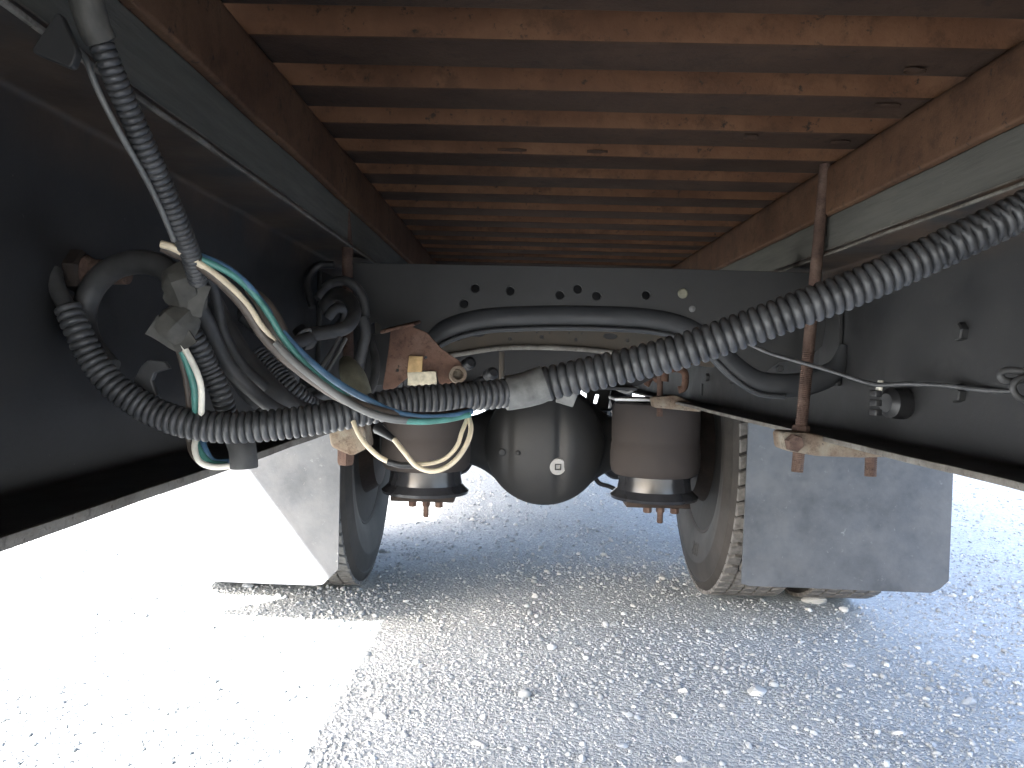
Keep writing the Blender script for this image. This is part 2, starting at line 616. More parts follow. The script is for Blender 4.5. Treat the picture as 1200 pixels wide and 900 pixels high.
# --- cargo box
ZR = H + 0.30        # underside of the floor ribs
box = obj('cargo_floor', [(-1.2, -2.2, ZR + 0.034), (1.2, -2.2, ZR + 0.034), (1.2, 6.8, ZR + 0.034), (-1.2, 6.8, ZR + 0.034),
                          (-1.2, -2.2, ZR + 0.07), (1.2, -2.2, ZR + 0.07), (1.2, 6.8, ZR + 0.07), (-1.2, 6.8, ZR + 0.07)],
          [[0, 1, 2, 3], [4, 5, 6, 7], [0, 1, 5, 4], [1, 2, 6, 5], [2, 3, 7, 6], [3, 0, 4, 7]], 'rib', truck, 0)
tag(box, 'rust brown steel floor of the cargo box seen from below')


def rib(y0, seed):
    w = 0.076; h = 0.036; r = 0.0035
    prof = rounded([(-0.014, h), (0.002, 0), (w - 0.004, 0), (w, h)], [0, r, r, 0], 3)
    nxs = 64
    vs, fs = [], []
    n = len(prof)
    for j in range(nxs + 1):
        x = -1.19 + 2.38 * j / nxs
        for (yy, zz) in prof:
            nv = noise.noise_vector(Vector((x * 6, yy * 30 + seed * 7.7, zz * 30)))
            n2 = noise.noise_vector(Vector((x * 25, yy * 60 + seed * 3.1, zz * 60)))
            k = 1.0 if zz < h - 1e-4 else 0
            vs.append((x, y0 + yy + (nv.y * 0.0009 + n2.y * 0.0005) * k, ZR + zz + (nv.z * 0.0006 + n2.z * 0.0003) * k))
    for j in range(nxs):
        for k in range(n - 1):
            fs.append([j * n + k, j * n + k + 1, (j + 1) * n + k + 1, (j + 1) * n + k])
    fs.append(list(range(n))); fs.append([nxs * n + k for k in range(n)])
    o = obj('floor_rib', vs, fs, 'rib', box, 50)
    o.data.materials.append(M['rib_shaded'])          # shade painted into the downward faces, the sides keep the lighter rust
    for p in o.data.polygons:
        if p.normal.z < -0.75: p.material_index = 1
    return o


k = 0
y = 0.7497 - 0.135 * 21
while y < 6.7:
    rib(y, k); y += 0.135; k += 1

# scale flaking off the edges of the ribs
for (fx, fy, fw, a) in ((1072, 88, 26, 0.5), (1040, 128, 30, 0.4), (880, 163, 16, 0.8), (985, 170, 22, 0.3),
                        (600, 178, 34, 0.3), (700, 180, 24, 0.3)):
    d = 0.297 * FPX / max(60, 428 - fy + (fx - 610) * 0.024)
    c = P(fx, fy, d); c.z = ZR - 0.002
    wv = S(fw, d)
    vs, fs = [], []
    for j in range(7):
        for i in range(4):
            x = (j / 6 - 0.5) * wv
            yy = (i / 3 - 0.5) * 0.009 * (1 - abs(j / 3 - 1) ** 2 * 0.7) + random.uniform(-0.0012, 0.0012)
            zz = -a * 0.006 * (i / 3) ** 2 + random.uniform(-0.0005, 0.0005)
            for t in (0, 0.0008): vs.append((c.x + x, c.y + yy, c.z + zz + t))
    idx = lambda j, i, t: (j * 4 + i) * 2 + t
    for j in range(6):
        for i in range(3):
            for t in (0, 1): fs.append([idx(j, i, t), idx(j + 1, i, t), idx(j + 1, i + 1, t), idx(j, i + 1, t)])
    for j in range(6):
        for i in (0, 3): fs.append([idx(j, i, 0), idx(j + 1, i, 0), idx(j + 1, i, 1), idx(j, i, 1)])
    for i in range(3):
        for j in (0, 6): fs.append([idx(j, i, 0), idx(j, i + 1, 0), idx(j, i + 1, 1), idx(j, i, 1)])
    obj('rust_flake', vs, fs, 'rib_shaded', box, 40)

# side rails, walls and roof of the box
for s in (-1, 1):
    extrude('side_rail', rounded([(s * 1.19, H + 0.20), (s * 1.22, H + 0.20), (s * 1.22, H + 0.42), (s * 1.19, H + 0.42)], 0.004), -2.2, 6.8, 'beam', box)
    n = 12
    for i in range(n):
        y0 = -2.2 + 9.0 * i / n
        bbox('wall_panel', (s * 1.205, y0 + 9.0 / n / 2, H + 1.62), (0.02, 9.0 / n - 0.004, 2.39), 'siding', box, bevel=0.002, segs=1)
bbox('roof_panel', (0, 2.3, H + 2.84), (2.44, 9.0, 0.04), 'siding', box, bevel=0.01)
bbox('front_wall', (0, 6.815, H + 1.62), (2.44, 0.03, 2.39), 'siding', box, bevel=0.005)
for s in (-1, 1):
    bbox('rear_door', (s * 0.6, -2.215, H + 1.60), (1.19, 0.03, 2.36), 'siding', box, bevel=0.005)

# --- longitudinal rusty beams of the box, timber sills and chassis rails
XI = 0.345
for s in (-1, 1):
    b = extrude('floor_beam', [(s * v[0], v[1]) for v in rounded([(XI - 0.003, H + 0.226), (XI + 0.052, H + 0.226), (XI + 0.052, H + 0.2995), (XI - 0.003, H + 0.2995)], [0.004, 0.004, 0.012, 0.014])],
                -2.1, 6.7, 'beam', truck, 190, wob=0.0012)
    tag(b, 'rusty brown lengthwise beam of the cargo box, %s side' % ('left' if s < 0 else 'right'))
    w = extrude('timber_sill', [(s * v[0], v[1]) for v in rounded([(XI + 0.004, H + 0.1755), (XI + 0.072, H + 0.1755), (XI + 0.072, H + 0.2255), (XI + 0.004, H + 0.2255)], 0.003)],
                -2.1, 6.6, 'wood', truck, 190, wob=0.0012)
    extrude('worn_edge', [(s * v[0], v[1]) for v in [(XI + 0.0025, H + 0.1757), (XI + 0.0045, H + 0.1757), (XI + 0.0045, H + 0.1785), (XI + 0.0025, H + 0.1775)]], -2.05, 6.5, 'flange', w, 300, wob=0.0014)
    tag(w, 'grey green weathered timber strip between rusty beam and black rail')
    zt, zb, t = H + 0.175, H - 0.098, 0.0075
    c_sec = rounded([(XI, zt), (0.42, zt), (0.42, zb), (XI, zb), (XI, zb + t), (0.42 - t, zb + t), (0.42 - t, zt - t), (XI, zt - t)],
                    [0.002, 0.012, 0.012, 0.002, 0.002, 0.006, 0.006, 0.002], 4)
    rail = extrude('chassis_rail', [(s * v[0], v[1]) for v in c_sec], -2.0, 8.5, 'rail', truck, 60)
    tag(rail, 'black channel section chassis rail along the %s side' % ('left' if s < 0 else 'right'))
    # worn bare edge of the lower flange
    extrude('flange_edge', [(s * v[0], v[1]) for v in rounded([(XI - 0.0025, zb + 0.0002), (XI + 0.001, zb + 0.0002), (XI + 0.001, zb + t), (XI - 0.0025, zb + t)], 0.001, 2)],
            -2.0, 8.5, 'flange', rail, 120, wob=0.0012)
    extrude('flange_edge', [(s * v[0], v[1]) for v in rounded([(XI - 0.0025, zt - t), (XI + 0.001, zt - t), (XI + 0.001, zt - 0.0042), (XI - 0.0025, zt - 0.0042)], 0.0008, 2)],
            -2.0, 8.5, 'flange', rail, 160, wob=0.0014)
    for yy in (0.45, 0.92, 1.62, 1.9, 2.15, 2.9):
        for zz in (0.05, -0.02):
            hex_bolt('bolt', (s * 0.4128, yy, H + zz), (-s, 0, 0), 0.011, 0.009, 'black', rail)

# --- pressed cross member with holes and a beaded lower edge
D1 = 1.25
cross = empty('cross_member', (0, D1, H + 0.05), 'black pressed cross member with a row of round holes', parent=truck)
oc = [(412, 309), (600, 312), (800, 316), (962, 321), (966, 380), (962, 405), (945, 421), (912, 424), (890, 440), (866, 436), (838, 402), (808, 383), (772, 374),
      (700, 369), (620, 369), (562, 373), (527, 384), (505, 398), (480, 425), (458, 450), (412, 452), (400, 380)]
holes = []
for (hx, hy, hr) in ((557, 338, 5.7), (544, 356, 5.7), (598, 341, 5.7), (656, 346, 5.7), (677, 339, 5.7), (699, 347, 5.7), (757, 346, 5.5), (437, 420, 3.2), (425, 356, 7), (440, 385, 8)):
    c = pxz(hx, hy, D1); holes.append(circle(c, S(hr, D1), 18))
pl = xz_plate('plate', [pxz(a, b, D1) for a, b in oc], holes, 0.006, D1, 'member', cross)
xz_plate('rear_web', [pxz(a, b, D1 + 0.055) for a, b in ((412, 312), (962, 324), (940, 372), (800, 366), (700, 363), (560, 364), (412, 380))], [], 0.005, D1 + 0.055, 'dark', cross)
# folded top flange
extr = pxz(412, 309, D1), pxz(962, 321, D1)
bbox('top_flange', ((extr[0].x + extr[1].x) / 2, D1 + 0.034, (extr[0].y + extr[1].y) / 2 - 0.002), (extr[1].x - extr[0].x, 0.062, 0.006), 'member', cross,
     rot=(0, math.atan2(-(extr[1].y - extr[0].y), extr[1].x - extr[0].x), 0), bevel=0.002)
bead = [(488, 412), (505, 399), (527, 386), (562, 376), (620, 372), (700, 372), (772, 377), (806, 387), (836, 407), (862, 432), (888, 448), (920, 452), (955, 447), (980, 432), (990, 404)]
vs, fs = tube_geo([P(a, b, D1 - 0.004) for a, b in bead], lambda t: S(14, D1) * min(1, 0.35 + (1 - t) * 9, 0.35 + t * 9), 16, 0.008)
for v in vs: v.y = D1 + (v.y - D1) * 0.5
tag(obj('beaded_edge', vs, fs, 'bead', cross, 60), 'rounded pressed bead along the arched lower edge')
# inner rolled lip of the bead
tube('rolled_lip', [P(a, b + 13, D1 - 0.012) for a, b in bead[:-3]], S(3.2, D1), 'bead', cross, 8, 0.01)
for (bx, by) in ((913, 432),):
    hex_bolt('bolt', P(bx, by, D1 - 0.018), (0, -1, 0), 0.006, 0.007, 'black', cross)
lathe('plug_button', [(0.0078, 0), (0.0078, 0.0025), (0.006, 0.004), (0.0001, 0.0045)], P(800, 344, D1 - 0.0035), (0, -1, 0), 'greentape', cross, 20)
lathe('plug_button', [(0.005, 0), (0.005, 0.002), (0.0001, 0.003)], P(811, 362, D1 - 0.0035), (0, -1, 0), 'tube', cross, 16)
for s in (-1, 1):   # gussets to the rails
    bbox('gusset', (s * 0.408, D1 + 0.05, H + 0.06), (0.008, 0.08, 0.16), 'black', cross, bevel=0.002)

# --- second member behind it, small holes
D2 = 1.58
second = empty('cross_member', (0, D2, H), 'muddy brown arched cross member with small holes behind the front one', parent=truck)
oc2 = [(440, 372), (600, 372), (800, 374), (850, 376), (848, 420), (835, 430), (800, 426), (760, 418), (720, 413), (680, 409), (620, 407), (585, 408), (550, 413), (520, 418), (470, 440), (440, 452)]
hs2 = []
for (hx, hy, hr) in ((598, 397, 2.6), (635, 395, 2.8), (675, 398, 2.6), (590, 388.5, 1.6), (605, 389, 1.6), (629, 389.5, 1.6), (644, 390, 1.6), (667, 390, 1.6), (682, 391, 1.6),
                     (735, 399, 2.4), (538, 398, 2.2), (775, 397, 2.4)):
    hs2.append(circle(pxz(hx, hy, D2), S(hr, D2), 14))
for (hx, hy, a, b) in ((560, 391, 9, 4.5), (715, 394, 9, 4.2)):
    c = pxz(hx, hy, D2)
    hs2.append([Vector((c.x + S(a, D2) * math.cos(t), c.y + S(b, D2) * math.sin(t))) for t in [2 * PI * k / 20 for k in range(20)]])
xz_plate('plate', [pxz(a, b, D2) for a, b in oc2], hs2, 0.006, D2, 'second', second)
lip2 = [(520, 418), (550, 413), (585, 408), (620, 407), (680, 409), (720, 413), (760, 418), (800, 430)]
tube('rolled_lip', [P(a, b, D2 - 0.01) for a, b in lip2], 0.005, 'flange', second, 8, 0.01)
# dark member and hanging links farther forward
D3 = 2.05
third = empty('cross_member', (0, D3, H), 'dark cross member above the axle', parent=truck)
xz_plate('plate', rounded([(-0.40, H + 0.14), (0.40, H + 0.14), (0.40, H + 0.06), (0.20, H - 0.05), (-0.30, H - 0.05), (-0.40, H - 0.02)], 0.02), [], 0.008, D3, 'tank', third)
bbox('lower_flange', (-0.05, D3 - 0.03, H - 0.052), (0.5, 0.06, 0.008), 'tank', third, bevel=0.002)
tube('link_rod', [P(588, 412, 1.72), P(588, 470, 1.72)], 0.006, 'second', third, 10)
for (a, b, c2) in ((546, 428, 1.8), (572, 440, 1.8), (560, 450, 1.85)):
    lathe('pipe_fitting', [(0.006, 0), (0.014, 0.004), (0.014, 0.03), (0.008, 0.036)], P(a, b, c2), (0.4, -1, 0.2), 'plastic', third, 16)

# --- long clamp bolts that tie the box to the rails
def threaded(name, p0, p1, r, mat, parent, thread_from):
    p0 = Vector(p0); p1 = Vector(p1)
    L = (p1 - p0).length
    def mod(i, an):
        f = i * 0.0009 / L
        if f < thread_from: return 1.0
        return 1 + 0.07 * math.sin(i * 2 * PI * 0.0009 / 0.0028 + an)
    vs, fs = tube_geo([p0, p1], r, 14, 0.0009, True, mod)
    return obj(name, vs, fs, mat, parent, 60)


cl = empty('clamp_bolt', (0.33, 1.17, H - 0.1), 'long rusty clamp rod with plate and nuts at the right chassis rail', parent=truck)
threaded('rod', P(969, 178, 1.17), P(934, 553, 1.17), 0.0084, 'rust', cl, 0.62)
threaded('rod', P(1023, 470, 1.19), P(1020, 558, 1.19), 0.0084, 'rust', cl, 0.0)
a = P(915, 517, 1.17); b = P(1068, 530, 1.18)
po = [pxz(914, 507, 1.17), pxz(940, 508, 1.17), pxz(965, 513, 1.17), pxz(1034, 524, 1.17), pxz(1036, 531, 1.17), pxz(1000, 532, 1.17), pxz(950, 530, 1.17), pxz(916, 524, 1.17)]
xz_plate('clamp_plate', rounded(po, 0.004), [], 0.045, 1.172, 'plate_rust', cl, 0.003)
hex_bolt('nut', P(929, 519, 1.143), (0.1, -1, 0.05), 0.013, 0.012, 'rust', cl)
hex_bolt('nut', P(938.5, 507, 1.17), (0, 0, 1), 0.0125, 0.011, 'rust', cl)

cl = empty('clamp_bolt', (-0.33, 1.19, H - 0.1), 'long rusty clamp rod at the left chassis rail', parent=truck)
threaded('rod', P(397, 168, 1.19), P(408, 300, 1.19), 0.0080, 'rust', cl, 2)
threaded('rod', P(407, 292, 1.191), P(409, 540, 1.19), 0.0080, 'rust', cl, 0.75)
po = [pxz(392, 506, 1.17), pxz(428, 498, 1.17), pxz(432, 522, 1.17), pxz(416, 530, 1.17), pxz(394, 520, 1.17)]
xz_plate('clamp_plate', rounded(po, 0.004), [], 0.045, 1.172, 'plate_rust', cl, 0.003)
hex_bolt('nut', P(405, 527, 1.165), (0, 0, -1), 0.013, 0.022, 'rust', cl)
hex_bolt('nut', P(409, 504, 1.17), (0, 0, 1), 0.013, 0.012, 'rust', cl)

cl = empty('clamp_bolt', (0.33, 2.3, H - 0.1), 'small rusty clamp above the right air spring', parent=truck)
D4 = 2.26
threaded('rod', P(774, 395, D4), P(773, 488, D4), 0.0085, 'rust', cl, 0.7)
po = [pxz(764, 466, D4), pxz(790, 464, D4), pxz(818, 476, D4), pxz(818, 481, D4), pxz(766, 476, D4)]
xz_plate('clamp_plate', rounded(po, 0.004), [], 0.05, D4, 'plate_rust', cl, 0.003)
tube('link', [P(779, 447, 2.2), P(781, 435, 2.2), P(793, 432, 2.2), P(802, 436, 2.2), P(801, 455, 2.2), P(795, 457, 2.2)], 0.010, 'bracket', cl, 10)
tube('link', [P(757, 452, 2.3), P(764, 442, 2.3), P(771, 446, 2.3)], 0.009, 'bracket', cl, 10)

# --- rusty bracket left of centre
D5 = 1.14
br = empty('corner_bracket', P(490, 440, D5), 'orange rusted triangular bracket bolted to the front cross member', parent=truck)
po = [(459, 386), (476, 381), (500, 390), (518, 410), (540, 425), (543, 440), (534, 450), (516, 452), (512, 436), (497, 433), (480, 440), (462, 455), (449, 456), (455, 420)]
hl = [circle(pxz(466, 434, D5), S(2.6, D5), 12), circle(pxz(499, 419, D5), S(2.6, D5), 12)]
xz_plate('bracket_plate', rounded([pxz(a, b, D5) for a, b in po], 0.004), hl, 0.005, D5, 'bracket', br)
bbox('bracket_flange', P(470, 383, D5 + 0.04), (0.05, 0.09, 0.005), 'bracket', br, rot=(0.1, -0.25, 0), bevel=0.002)
lathe('pipe_end', [(0.011, 0), (0.012, 0.02), (0.0075, 0.02), (0.007, 0.005)], P(535, 440, D5 - 0.003), (0.2, -1, 0.1), 'plate_rust', br, 18)
bbox('fibre_pad', P(487, 427, D5 - 0.006), (0.020, 0.006, 0.024), 'card', br, rot=(0, 0.05, 0), bevel=0.001, jit=0.0006)
bbox('fibre_pad', P(495, 443, D5 - 0.007), (0.040, 0.006, 0.019), 'pale', br, rot=(0, -0.08, 0), bevel=0.001, cuts=3, jit=0.0022)

# --- rear axle
ZA = 0.49
ax = empty('rear_axle', (0, AX, 0.29), 'black banjo axle housing with a bulging rear cover', parent=truck)
tabx = [0, .05, .09, .12, .15, .18, .21, .25, .31, .42, .60]
tabh = [.203, .197, .184, .168, .145, .118, .098, .083, .073, .068, .067]
tabd = [.125, .123, .118, .11, .10, .09, .08, .073, .07, .068, .067]
xsn = np.concatenate([-np.array(tabx[::-1]), np.array(tabx[1:])])
xfine = np.linspace(-0.6, 0.6, 121)
hf = np.interp(xfine, xsn, tabh[::-1] + tabh[1:])
df = np.interp(xfine, xsn, tabd[::-1] + tabd[1:])
ker = np.ones(5) / 5
hf2 = np.convolve(np.pad(hf, 2, 'edge'), ker, 'valid'); df2 = np.convolve(np.pad(df, 2, 'edge'), ker, 'valid')
vs, fs = [], []
seg = 40
for i, x in enumerate(xfine):
    for k in range(seg):
        an = 2 * PI * k / seg
        cx, sx_ = math.cos(an), math.sin(an)
        e = 0.8
        vs.append((x, AX + math.copysign(abs(cx) ** e, cx) * df2[i], ZA + math.copysign(abs(sx_) ** e, sx_) * hf2[i] * (0.985 if abs(x) > .3 else 1)))
for i in range(len(xfine) - 1):
    for k in range(seg):
        k2 = (k + 1) % seg
        fs.append([i * seg + k, i * seg + k2, (i + 1) * seg + k2, (i + 1) * seg + k])
fs.append(list(range(seg))); fs.append([(len(xfine) - 1) * seg + k for k in range(seg)])
obj('axle_housing', vs, fs, 'axle', ax, 60)
# rear cover: pressed bowl with two upright creases
vs, fs = [], []
nr, ns = 26, 72
RC = 0.196
def cover(x, z):
    r = math.hypot(x, z) / RC
    dd = 0.098 * max(0.0, 1 - r ** 3.2) + 0.02
    dd -= 0.013 * math.exp(-((x + 0.118) / 0.012) ** 2) * max(0, 1 - r ** 4)
    dd -= 0.013 * math.exp(-((x - 0.045) / 0.013) ** 2) * max(0, 1 - r ** 4)
    dd += 0.004 * math.exp(-((x - 0.085) / 0.02) ** 2) * max(0, 1 - r ** 4)
    if r > 0.9: dd = 0.02 + (dd - 0.02) * 1.0
    return dd
for j in range(nr + 1):
    r = RC * (j / nr)
    for k in range(ns):
        an = 2 * PI * k / ns
        x, z = r * math.cos(an), r * math.sin(an)
        vs.append((x - 0.005, AX - 0.105 - cover(x, z), ZA + z))
for k in range(ns):
    an = 2 * PI * k / ns
    vs.append((RC * 1.01 * math.cos(an) - 0.005, AX - 0.04, ZA + RC * 1.01 * math.sin(an)))
for j in range(nr + 1):
    for k in range(ns):
        k2 = (k + 1) % ns
        fs.append([j * ns + k, j * ns + k2, (j + 1) * ns + k2, (j + 1) * ns + k])
tag(obj('rear_cover', vs, fs, 'axle', ax, 50), 'rounded black cover of the differential')
fp = P(653, 546, 2.55)
yc = AX - 0.105 - cover(fp.x + 0.005, fp.z - ZA)
tilt = Vector((0.18, -1, -0.1))
plug = lathe('filler_plug', [(0.027, -0.012), (0.027, 0.006), (0.025, 0.009), (0.008, 0.0092), (0.008, 0.004), (0.0001, 0.004)], (fp.x, yc, fp.z), tilt, 'plug', ax, 32)
tag(plug, 'pale round filler plug with a square socket')
q = Vector((fp.x, yc, fp.z)) + tilt.normalized() * 0.0095
for (dx, dz, wx, wz) in ((-0.0085, 0, 0.003, 0.02), (0.0085, 0, 0.003, 0.02), (0, 0.0085, 0.02, 0.003), (0, -0.0085, 0.02, 0.003)):
    bbox('socket_edge', (q.x + dx, q.y - 0.0005 + dx * 0.18, q.z + dz), (wx, 0.003, wz), 'plastic', plug, rot=(0.1, 0, 0.18), bevel=0)
for (bx, by, rr) in ((588, 531, 0.013), (607, 531, 0.008)):
    p = P(bx, by, 2.53); yy = AX - 0.105 - cover(p.x + 0.005, p.z - ZA)
    lathe('cover_bolt', [(rr, -0.006), (rr, 0.004), (rr * 0.7, 0.008), (0.0001, 0.009)], (p.x, yy, p.z), (0, -1, 0), 'axle', ax, 16)
tube('vent_pipe', [Vector((-0.05, AX - 0.12, ZA + 0.19)), Vector((-0.05, AX - 0.13, ZA + 0.23)), Vector((-0.05, AX - 0.05, ZA + 0.26))], 0.006, 'axle', ax, 8)
for s in (-1, 1):
    lathe('brake_chamber', [(0.03, 0), (0.06, 0.01), (0.064, 0.05), (0.068, 0.055), (0.068, 0.065), (0.062, 0.07), (0.058, 0.12), (0.03, 0.13)], (s * 0.30 - 0.02, AX + 0.16, ZA - 0.06), (0, 0.5, -0.2), 'tank', ax, 28)
    if s > 0: tube('slack_arm', [P(696 if s > 0 else 560, 557, 2.85), P(702 if s > 0 else 566, 566, 2.85), P(714 if s > 0 else 570, 570, 2.85), P(722 if s > 0 else 575, 574, 2.85)], 0.008, 'plastic', ax, 8)

# trailing arms
for s in (-1, 1):
    arm = [(3.75, H - 0.10), (3.3, H - 0.25), (2.9, H - 0.345), (2.7, H - 0.385), (2.52, H - 0.40)]
    vs, fs = [], []
    pth = smooth_path([Vector((s * 0.352, y_, z_)) for y_, z_ in arm], 0.04)
    for p in pth:
        for (dx, dz) in ((-0.038, -0.022), (0.038, -0.022), (0.038, 0.018), (-0.038, 0.018)): vs.append((p.x + dx, p.y, p.z + dz))
    for i in range(len(pth) - 1):
        for k in range(4):
            k2 = (k + 1) % 4
            fs.append([i * 4 + k, i * 4 + k2, i * 4 + 4 + k2, i * 4 + 4 + k])
    fs.append([0, 1, 2, 3]); fs.append([(len(pth) - 1) * 4 + k for k in range(4)])
    obj('trailing_arm', vs, fs, 'rim', truck, 30)
    bbox('arm_hanger', (s * 0.38, 3.78, H - 0.12), (0.10, 0.16, 0.18), 'tank', truck, bevel=0.015)

# --- air springs
for s in (-1, 1):
    cx, cy = s * 0.352 - 0.022, 2.47
    sp = empty('air_spring', (cx, cy, H - 0.42), 'dusty brown rubber air spring on a glossy black base, %s of the axle cover' % ('left' if s < 0 else 'right'), parent=truck)
    top = H - 0.101
    lathe('bellows', [(0.02, 0), (0.118, -0.002), (0.128, -0.008), (0.133, -0.02), (0.1345, -0.06), (0.1335, -0.115), (0.132, -0.122), (0.1345, -0.13), (0.137, -0.16),
                      (0.136, -0.195), (0.132, -0.214), (0.123, -0.223), (0.105, -0.225)], (cx, cy, top), (0, 0, 1), 'bellows', sp, 56)
    lathe('piston', [(0.1, -0.205), (0.108, -0.215), (0.109, -0.245), (0.113, -0.268), (0.124, -0.279), (0.134, -0.288), (0.131, -0.297), (0.09, -0.298)], (cx, cy, top), (0, 0, 1), 'piston', sp, 56)
    bbox('top_plate', (cx - s * 0.04, cy - 0.01, H - 0.094), (0.20, 0.16, 0.009), 'steel', sp, bevel=0.002)
    bbox('base_plate', (cx, cy, top - 0.306), (0.19, 0.17, 0.016), 'rim', sp, bevel=0.003)
    for (bx, by) in ((-0.03, -0.07), (0.05, -0.075), (0.01, -0.06)):
        hex_bolt('nut', (cx + bx, cy + by, top - 0.3145), (0, 0, -1), 0.013, 0.016, 'rust', sp)
    lathe('stud', [(0.009, 0), (0.009, 0.05), (0.007, 0.053)], (cx + 0.01, cy - 0.06, top - 0.31), (0, 0, -1), 'rust', sp, 12)

# --- wheels (two on each side)
blk_mesh = None
def tyre_profile():
    half = [(0.285, 0.098), (0.300, 0.111), (0.330, 0.1185), (0.362, 0.1235), (0.388, 0.125), (0.392, 0.1262), (0.396, 0.125), (0.425, 0.121), (0.450, 0.115), (0.453, 0.1165), (0.457, 0.114), (0.470, 0.109), (0.477, 0.104), (0.4785, 0.09)]
    return [(r, -h) for r, h in half] + [(0.479, 0)] + [(r, h) for r, h in half[::-1]] + [(0.27, 0.08), (0.27, -0.08)]


def tread_block(name, col, parent, mat='tread'):
    # col: -2..2 ; a chunky block in a local frame: x across, y along the tread, z outward
    w, l, h = 0.0395, 0.0365, 0.0125
    sh = 0.006 if col % 2 == 0 else -0.006
    vs = []
    for z, k in ((0, 1.0), (h - 0.0015, 0.97), (h, 0.90)):
        for (a, b) in ((-1, -1), (0, -1), (1, -1), (1, 1), (0, 1), (-1, 1)):
            vs.append((a * w / 2 * k, b * l / 2 * k + (sh if a == 0 else 0), z))
    fs = []
    for i in range(2):
        for k in range(6):
            k2 = (k + 1) % 6
            fs.append([i * 6 + k, i * 6 + k2, i * 6 + 6 + k2, i * 6 + 6 + k])
    fs.append([12, 13, 14, 15, 16, 17])
    return vs, fs


NB = 66
def wheel(xc, label, side, inner):
    wh = empty('wheel', (xc, AX, 0.0), label, parent=truck)
    prof = tyre_profile()
    lathe('tyre', [(r, h) for r, h in prof] + [prof[0]], (xc, AX, ZA), (1, 0, 0), 'tyre', wh, 96, 40)
    lathe('tread_floor', [(0.4775, -0.103), (0.4802, -0.100), (0.4802, 0.100), (0.4775, 0.103)], (xc, AX, ZA), (1, 0, 0), 'groove', wh, 96)
    # rim: side -1 faces the middle of the truck
    s = side
    lathe('rim', [(0.298, -s * 0.102), (0.293, -s * 0.107), (0.284, -s * 0.104), (0.276, -s * 0.075), (0.262, -s * 0.055), (0.255, s * 0.02), (0.262, s * 0.07), (0.20, s * 0.085),
                  (0.12, s * 0.08)], (xc, AX, ZA), (1, 0, 0), 'rim', wh, 64)
    if inner:
        lathe('brake_drum', [(0.07, -s * 0.15), (0.16, -s * 0.145), (0.172, -s * 0.13), (0.19, -s * 0.10), (0.212, -s * 0.085), (0.212, s * 0.06), (0.15, s * 0.07)], (xc, AX, ZA), (1, 0, 0), 'rim', wh, 48)
    # tread blocks: the ones the camera can see are single, the rest is one mesh
    bulk_v, bulk_f = [], []
    protos = {}
    for col in range(-2, 3):
        v0, f0 = tread_block('tread_block', col, wh)
        for i in range(NB):
            an = 2 * PI * (i + (0.5 if col % 2 else 0)) / NB
            # an = 0 faces the camera (-y), growing downwards
            deg = math.degrees(an) % 360
            R = Matrix.Translation((xc + col * 0.0435, AX - math.cos(an) * 0.4795, ZA - math.sin(an) * 0.4795)) @ \
                Matrix.Rotation(an + PI / 2, 4, 'X')
            near = inner and (deg < 82 or deg > 345) and (col * side < 1 or deg > 40)
            if near:
                if col not in protos:
                    me = bpy.data.meshes.new('tread_block'); me.from_pydata(v0, [], f0); me.materials.append(M['tread'])
                    protos[col] = me
                o = bpy.data.objects.new('tread_block', protos[col])
                o.matrix_basis = R
                COL.objects.link(o); o.parent = wh
                o.matrix_parent_inverse = Matrix.Translation(-Vector(WL[wh.name]))
            else:
                n0 = len(bulk_v)
                bulk_v += [R @ Vector(v) for v in v0]
                bulk_f += [[a + n0 for a in f] for f in f0]
    b = obj('tread_pattern', bulk_v, bulk_f, 'tread', wh, 0)
    b['kind'] = 'stuff'
    return wh


XT = 0.640
wl_ = wheel(-0.706, 'inner left rear wheel with dusty treaded tyre', -1, True)
wr_ = wheel(XT, 'inner right rear wheel with dusty treaded tyre', 1, True)
wheel(-0.706 - 0.30, 'outer left rear wheel behind the mud flap', 1, False)
wheel(XT + 0.30, 'outer right rear wheel behind the mud flap', -1, False)
# raised sidewall characters on the right inner tyre
cu = bpy.data.curves.new('raised_lettering', 'FONT')
cu.body = '203'; cu.size = 0.062; cu.extrude = 0.0012; cu.align_x = 'CENTER'; cu.align_y = 'CENTER'
tmp = bpy.data.objects.new('tmp', cu)
me = tmp.to_mesh()
tv = [v.co.copy() for v in me.vertices]; tf = [list(p.vertices) for p in me.polygons]
tmp.to_mesh_clear(); bpy.data.objects.remove(tmp)
ang = math.radians(86)
out = []
for v in tv:
    rr = 0.352 - v.y
    a2 = ang - v.x / 0.352
    hx = np.interp(rr, [0.300, 0.330, 0.362, 0.388], [0.111, 0.1185, 0.1235, 0.125])
    out.append((XT - hx - v.z - 0.0004, AX + 0.0 - math.cos(a2) * rr, ZA - math.sin(a2) * rr))
obj('raised_lettering', out, tf, 'tyre', wr_, 0)

# --- things farther forward under the truck
lathe('air_tank', [(0.03, -0.36), (0.09, -0.35), (0.118, -0.31), (0.12, -0.28), (0.12, 0.28), (0.118, 0.31), (0.09, 0.35), (0.03, 0.36)], (-0.02, 3.45, H + 0.06), (1, 0, 0), 'tank', truck, 40)
lathe('drive_shaft', [(0.05, 0), (0.05, 3.6)], (0, 2.88, ZA), (0, 1, 0.06), 'tank', truck, 28)
bbox('gearbox', (0, 6.9, H - 0.02), (0.46, 0.9, 0.36), 'tank', truck, bevel=0.06, segs=3)
bbox('engine_sump', (0, 8.0, H + 0.02), (0.6, 0.9, 0.46), 'tank', truck, bevel=0.08, segs=3)
d = 3.2
sl = [(688, 452), (716, 452), (708, 500), (697, 510), (687, 496)]
hl = [rounded([pxz(697, 461, d), pxz(703, 462, d), pxz(700, 474, d), pxz(694, 473, d)], 0.008)]
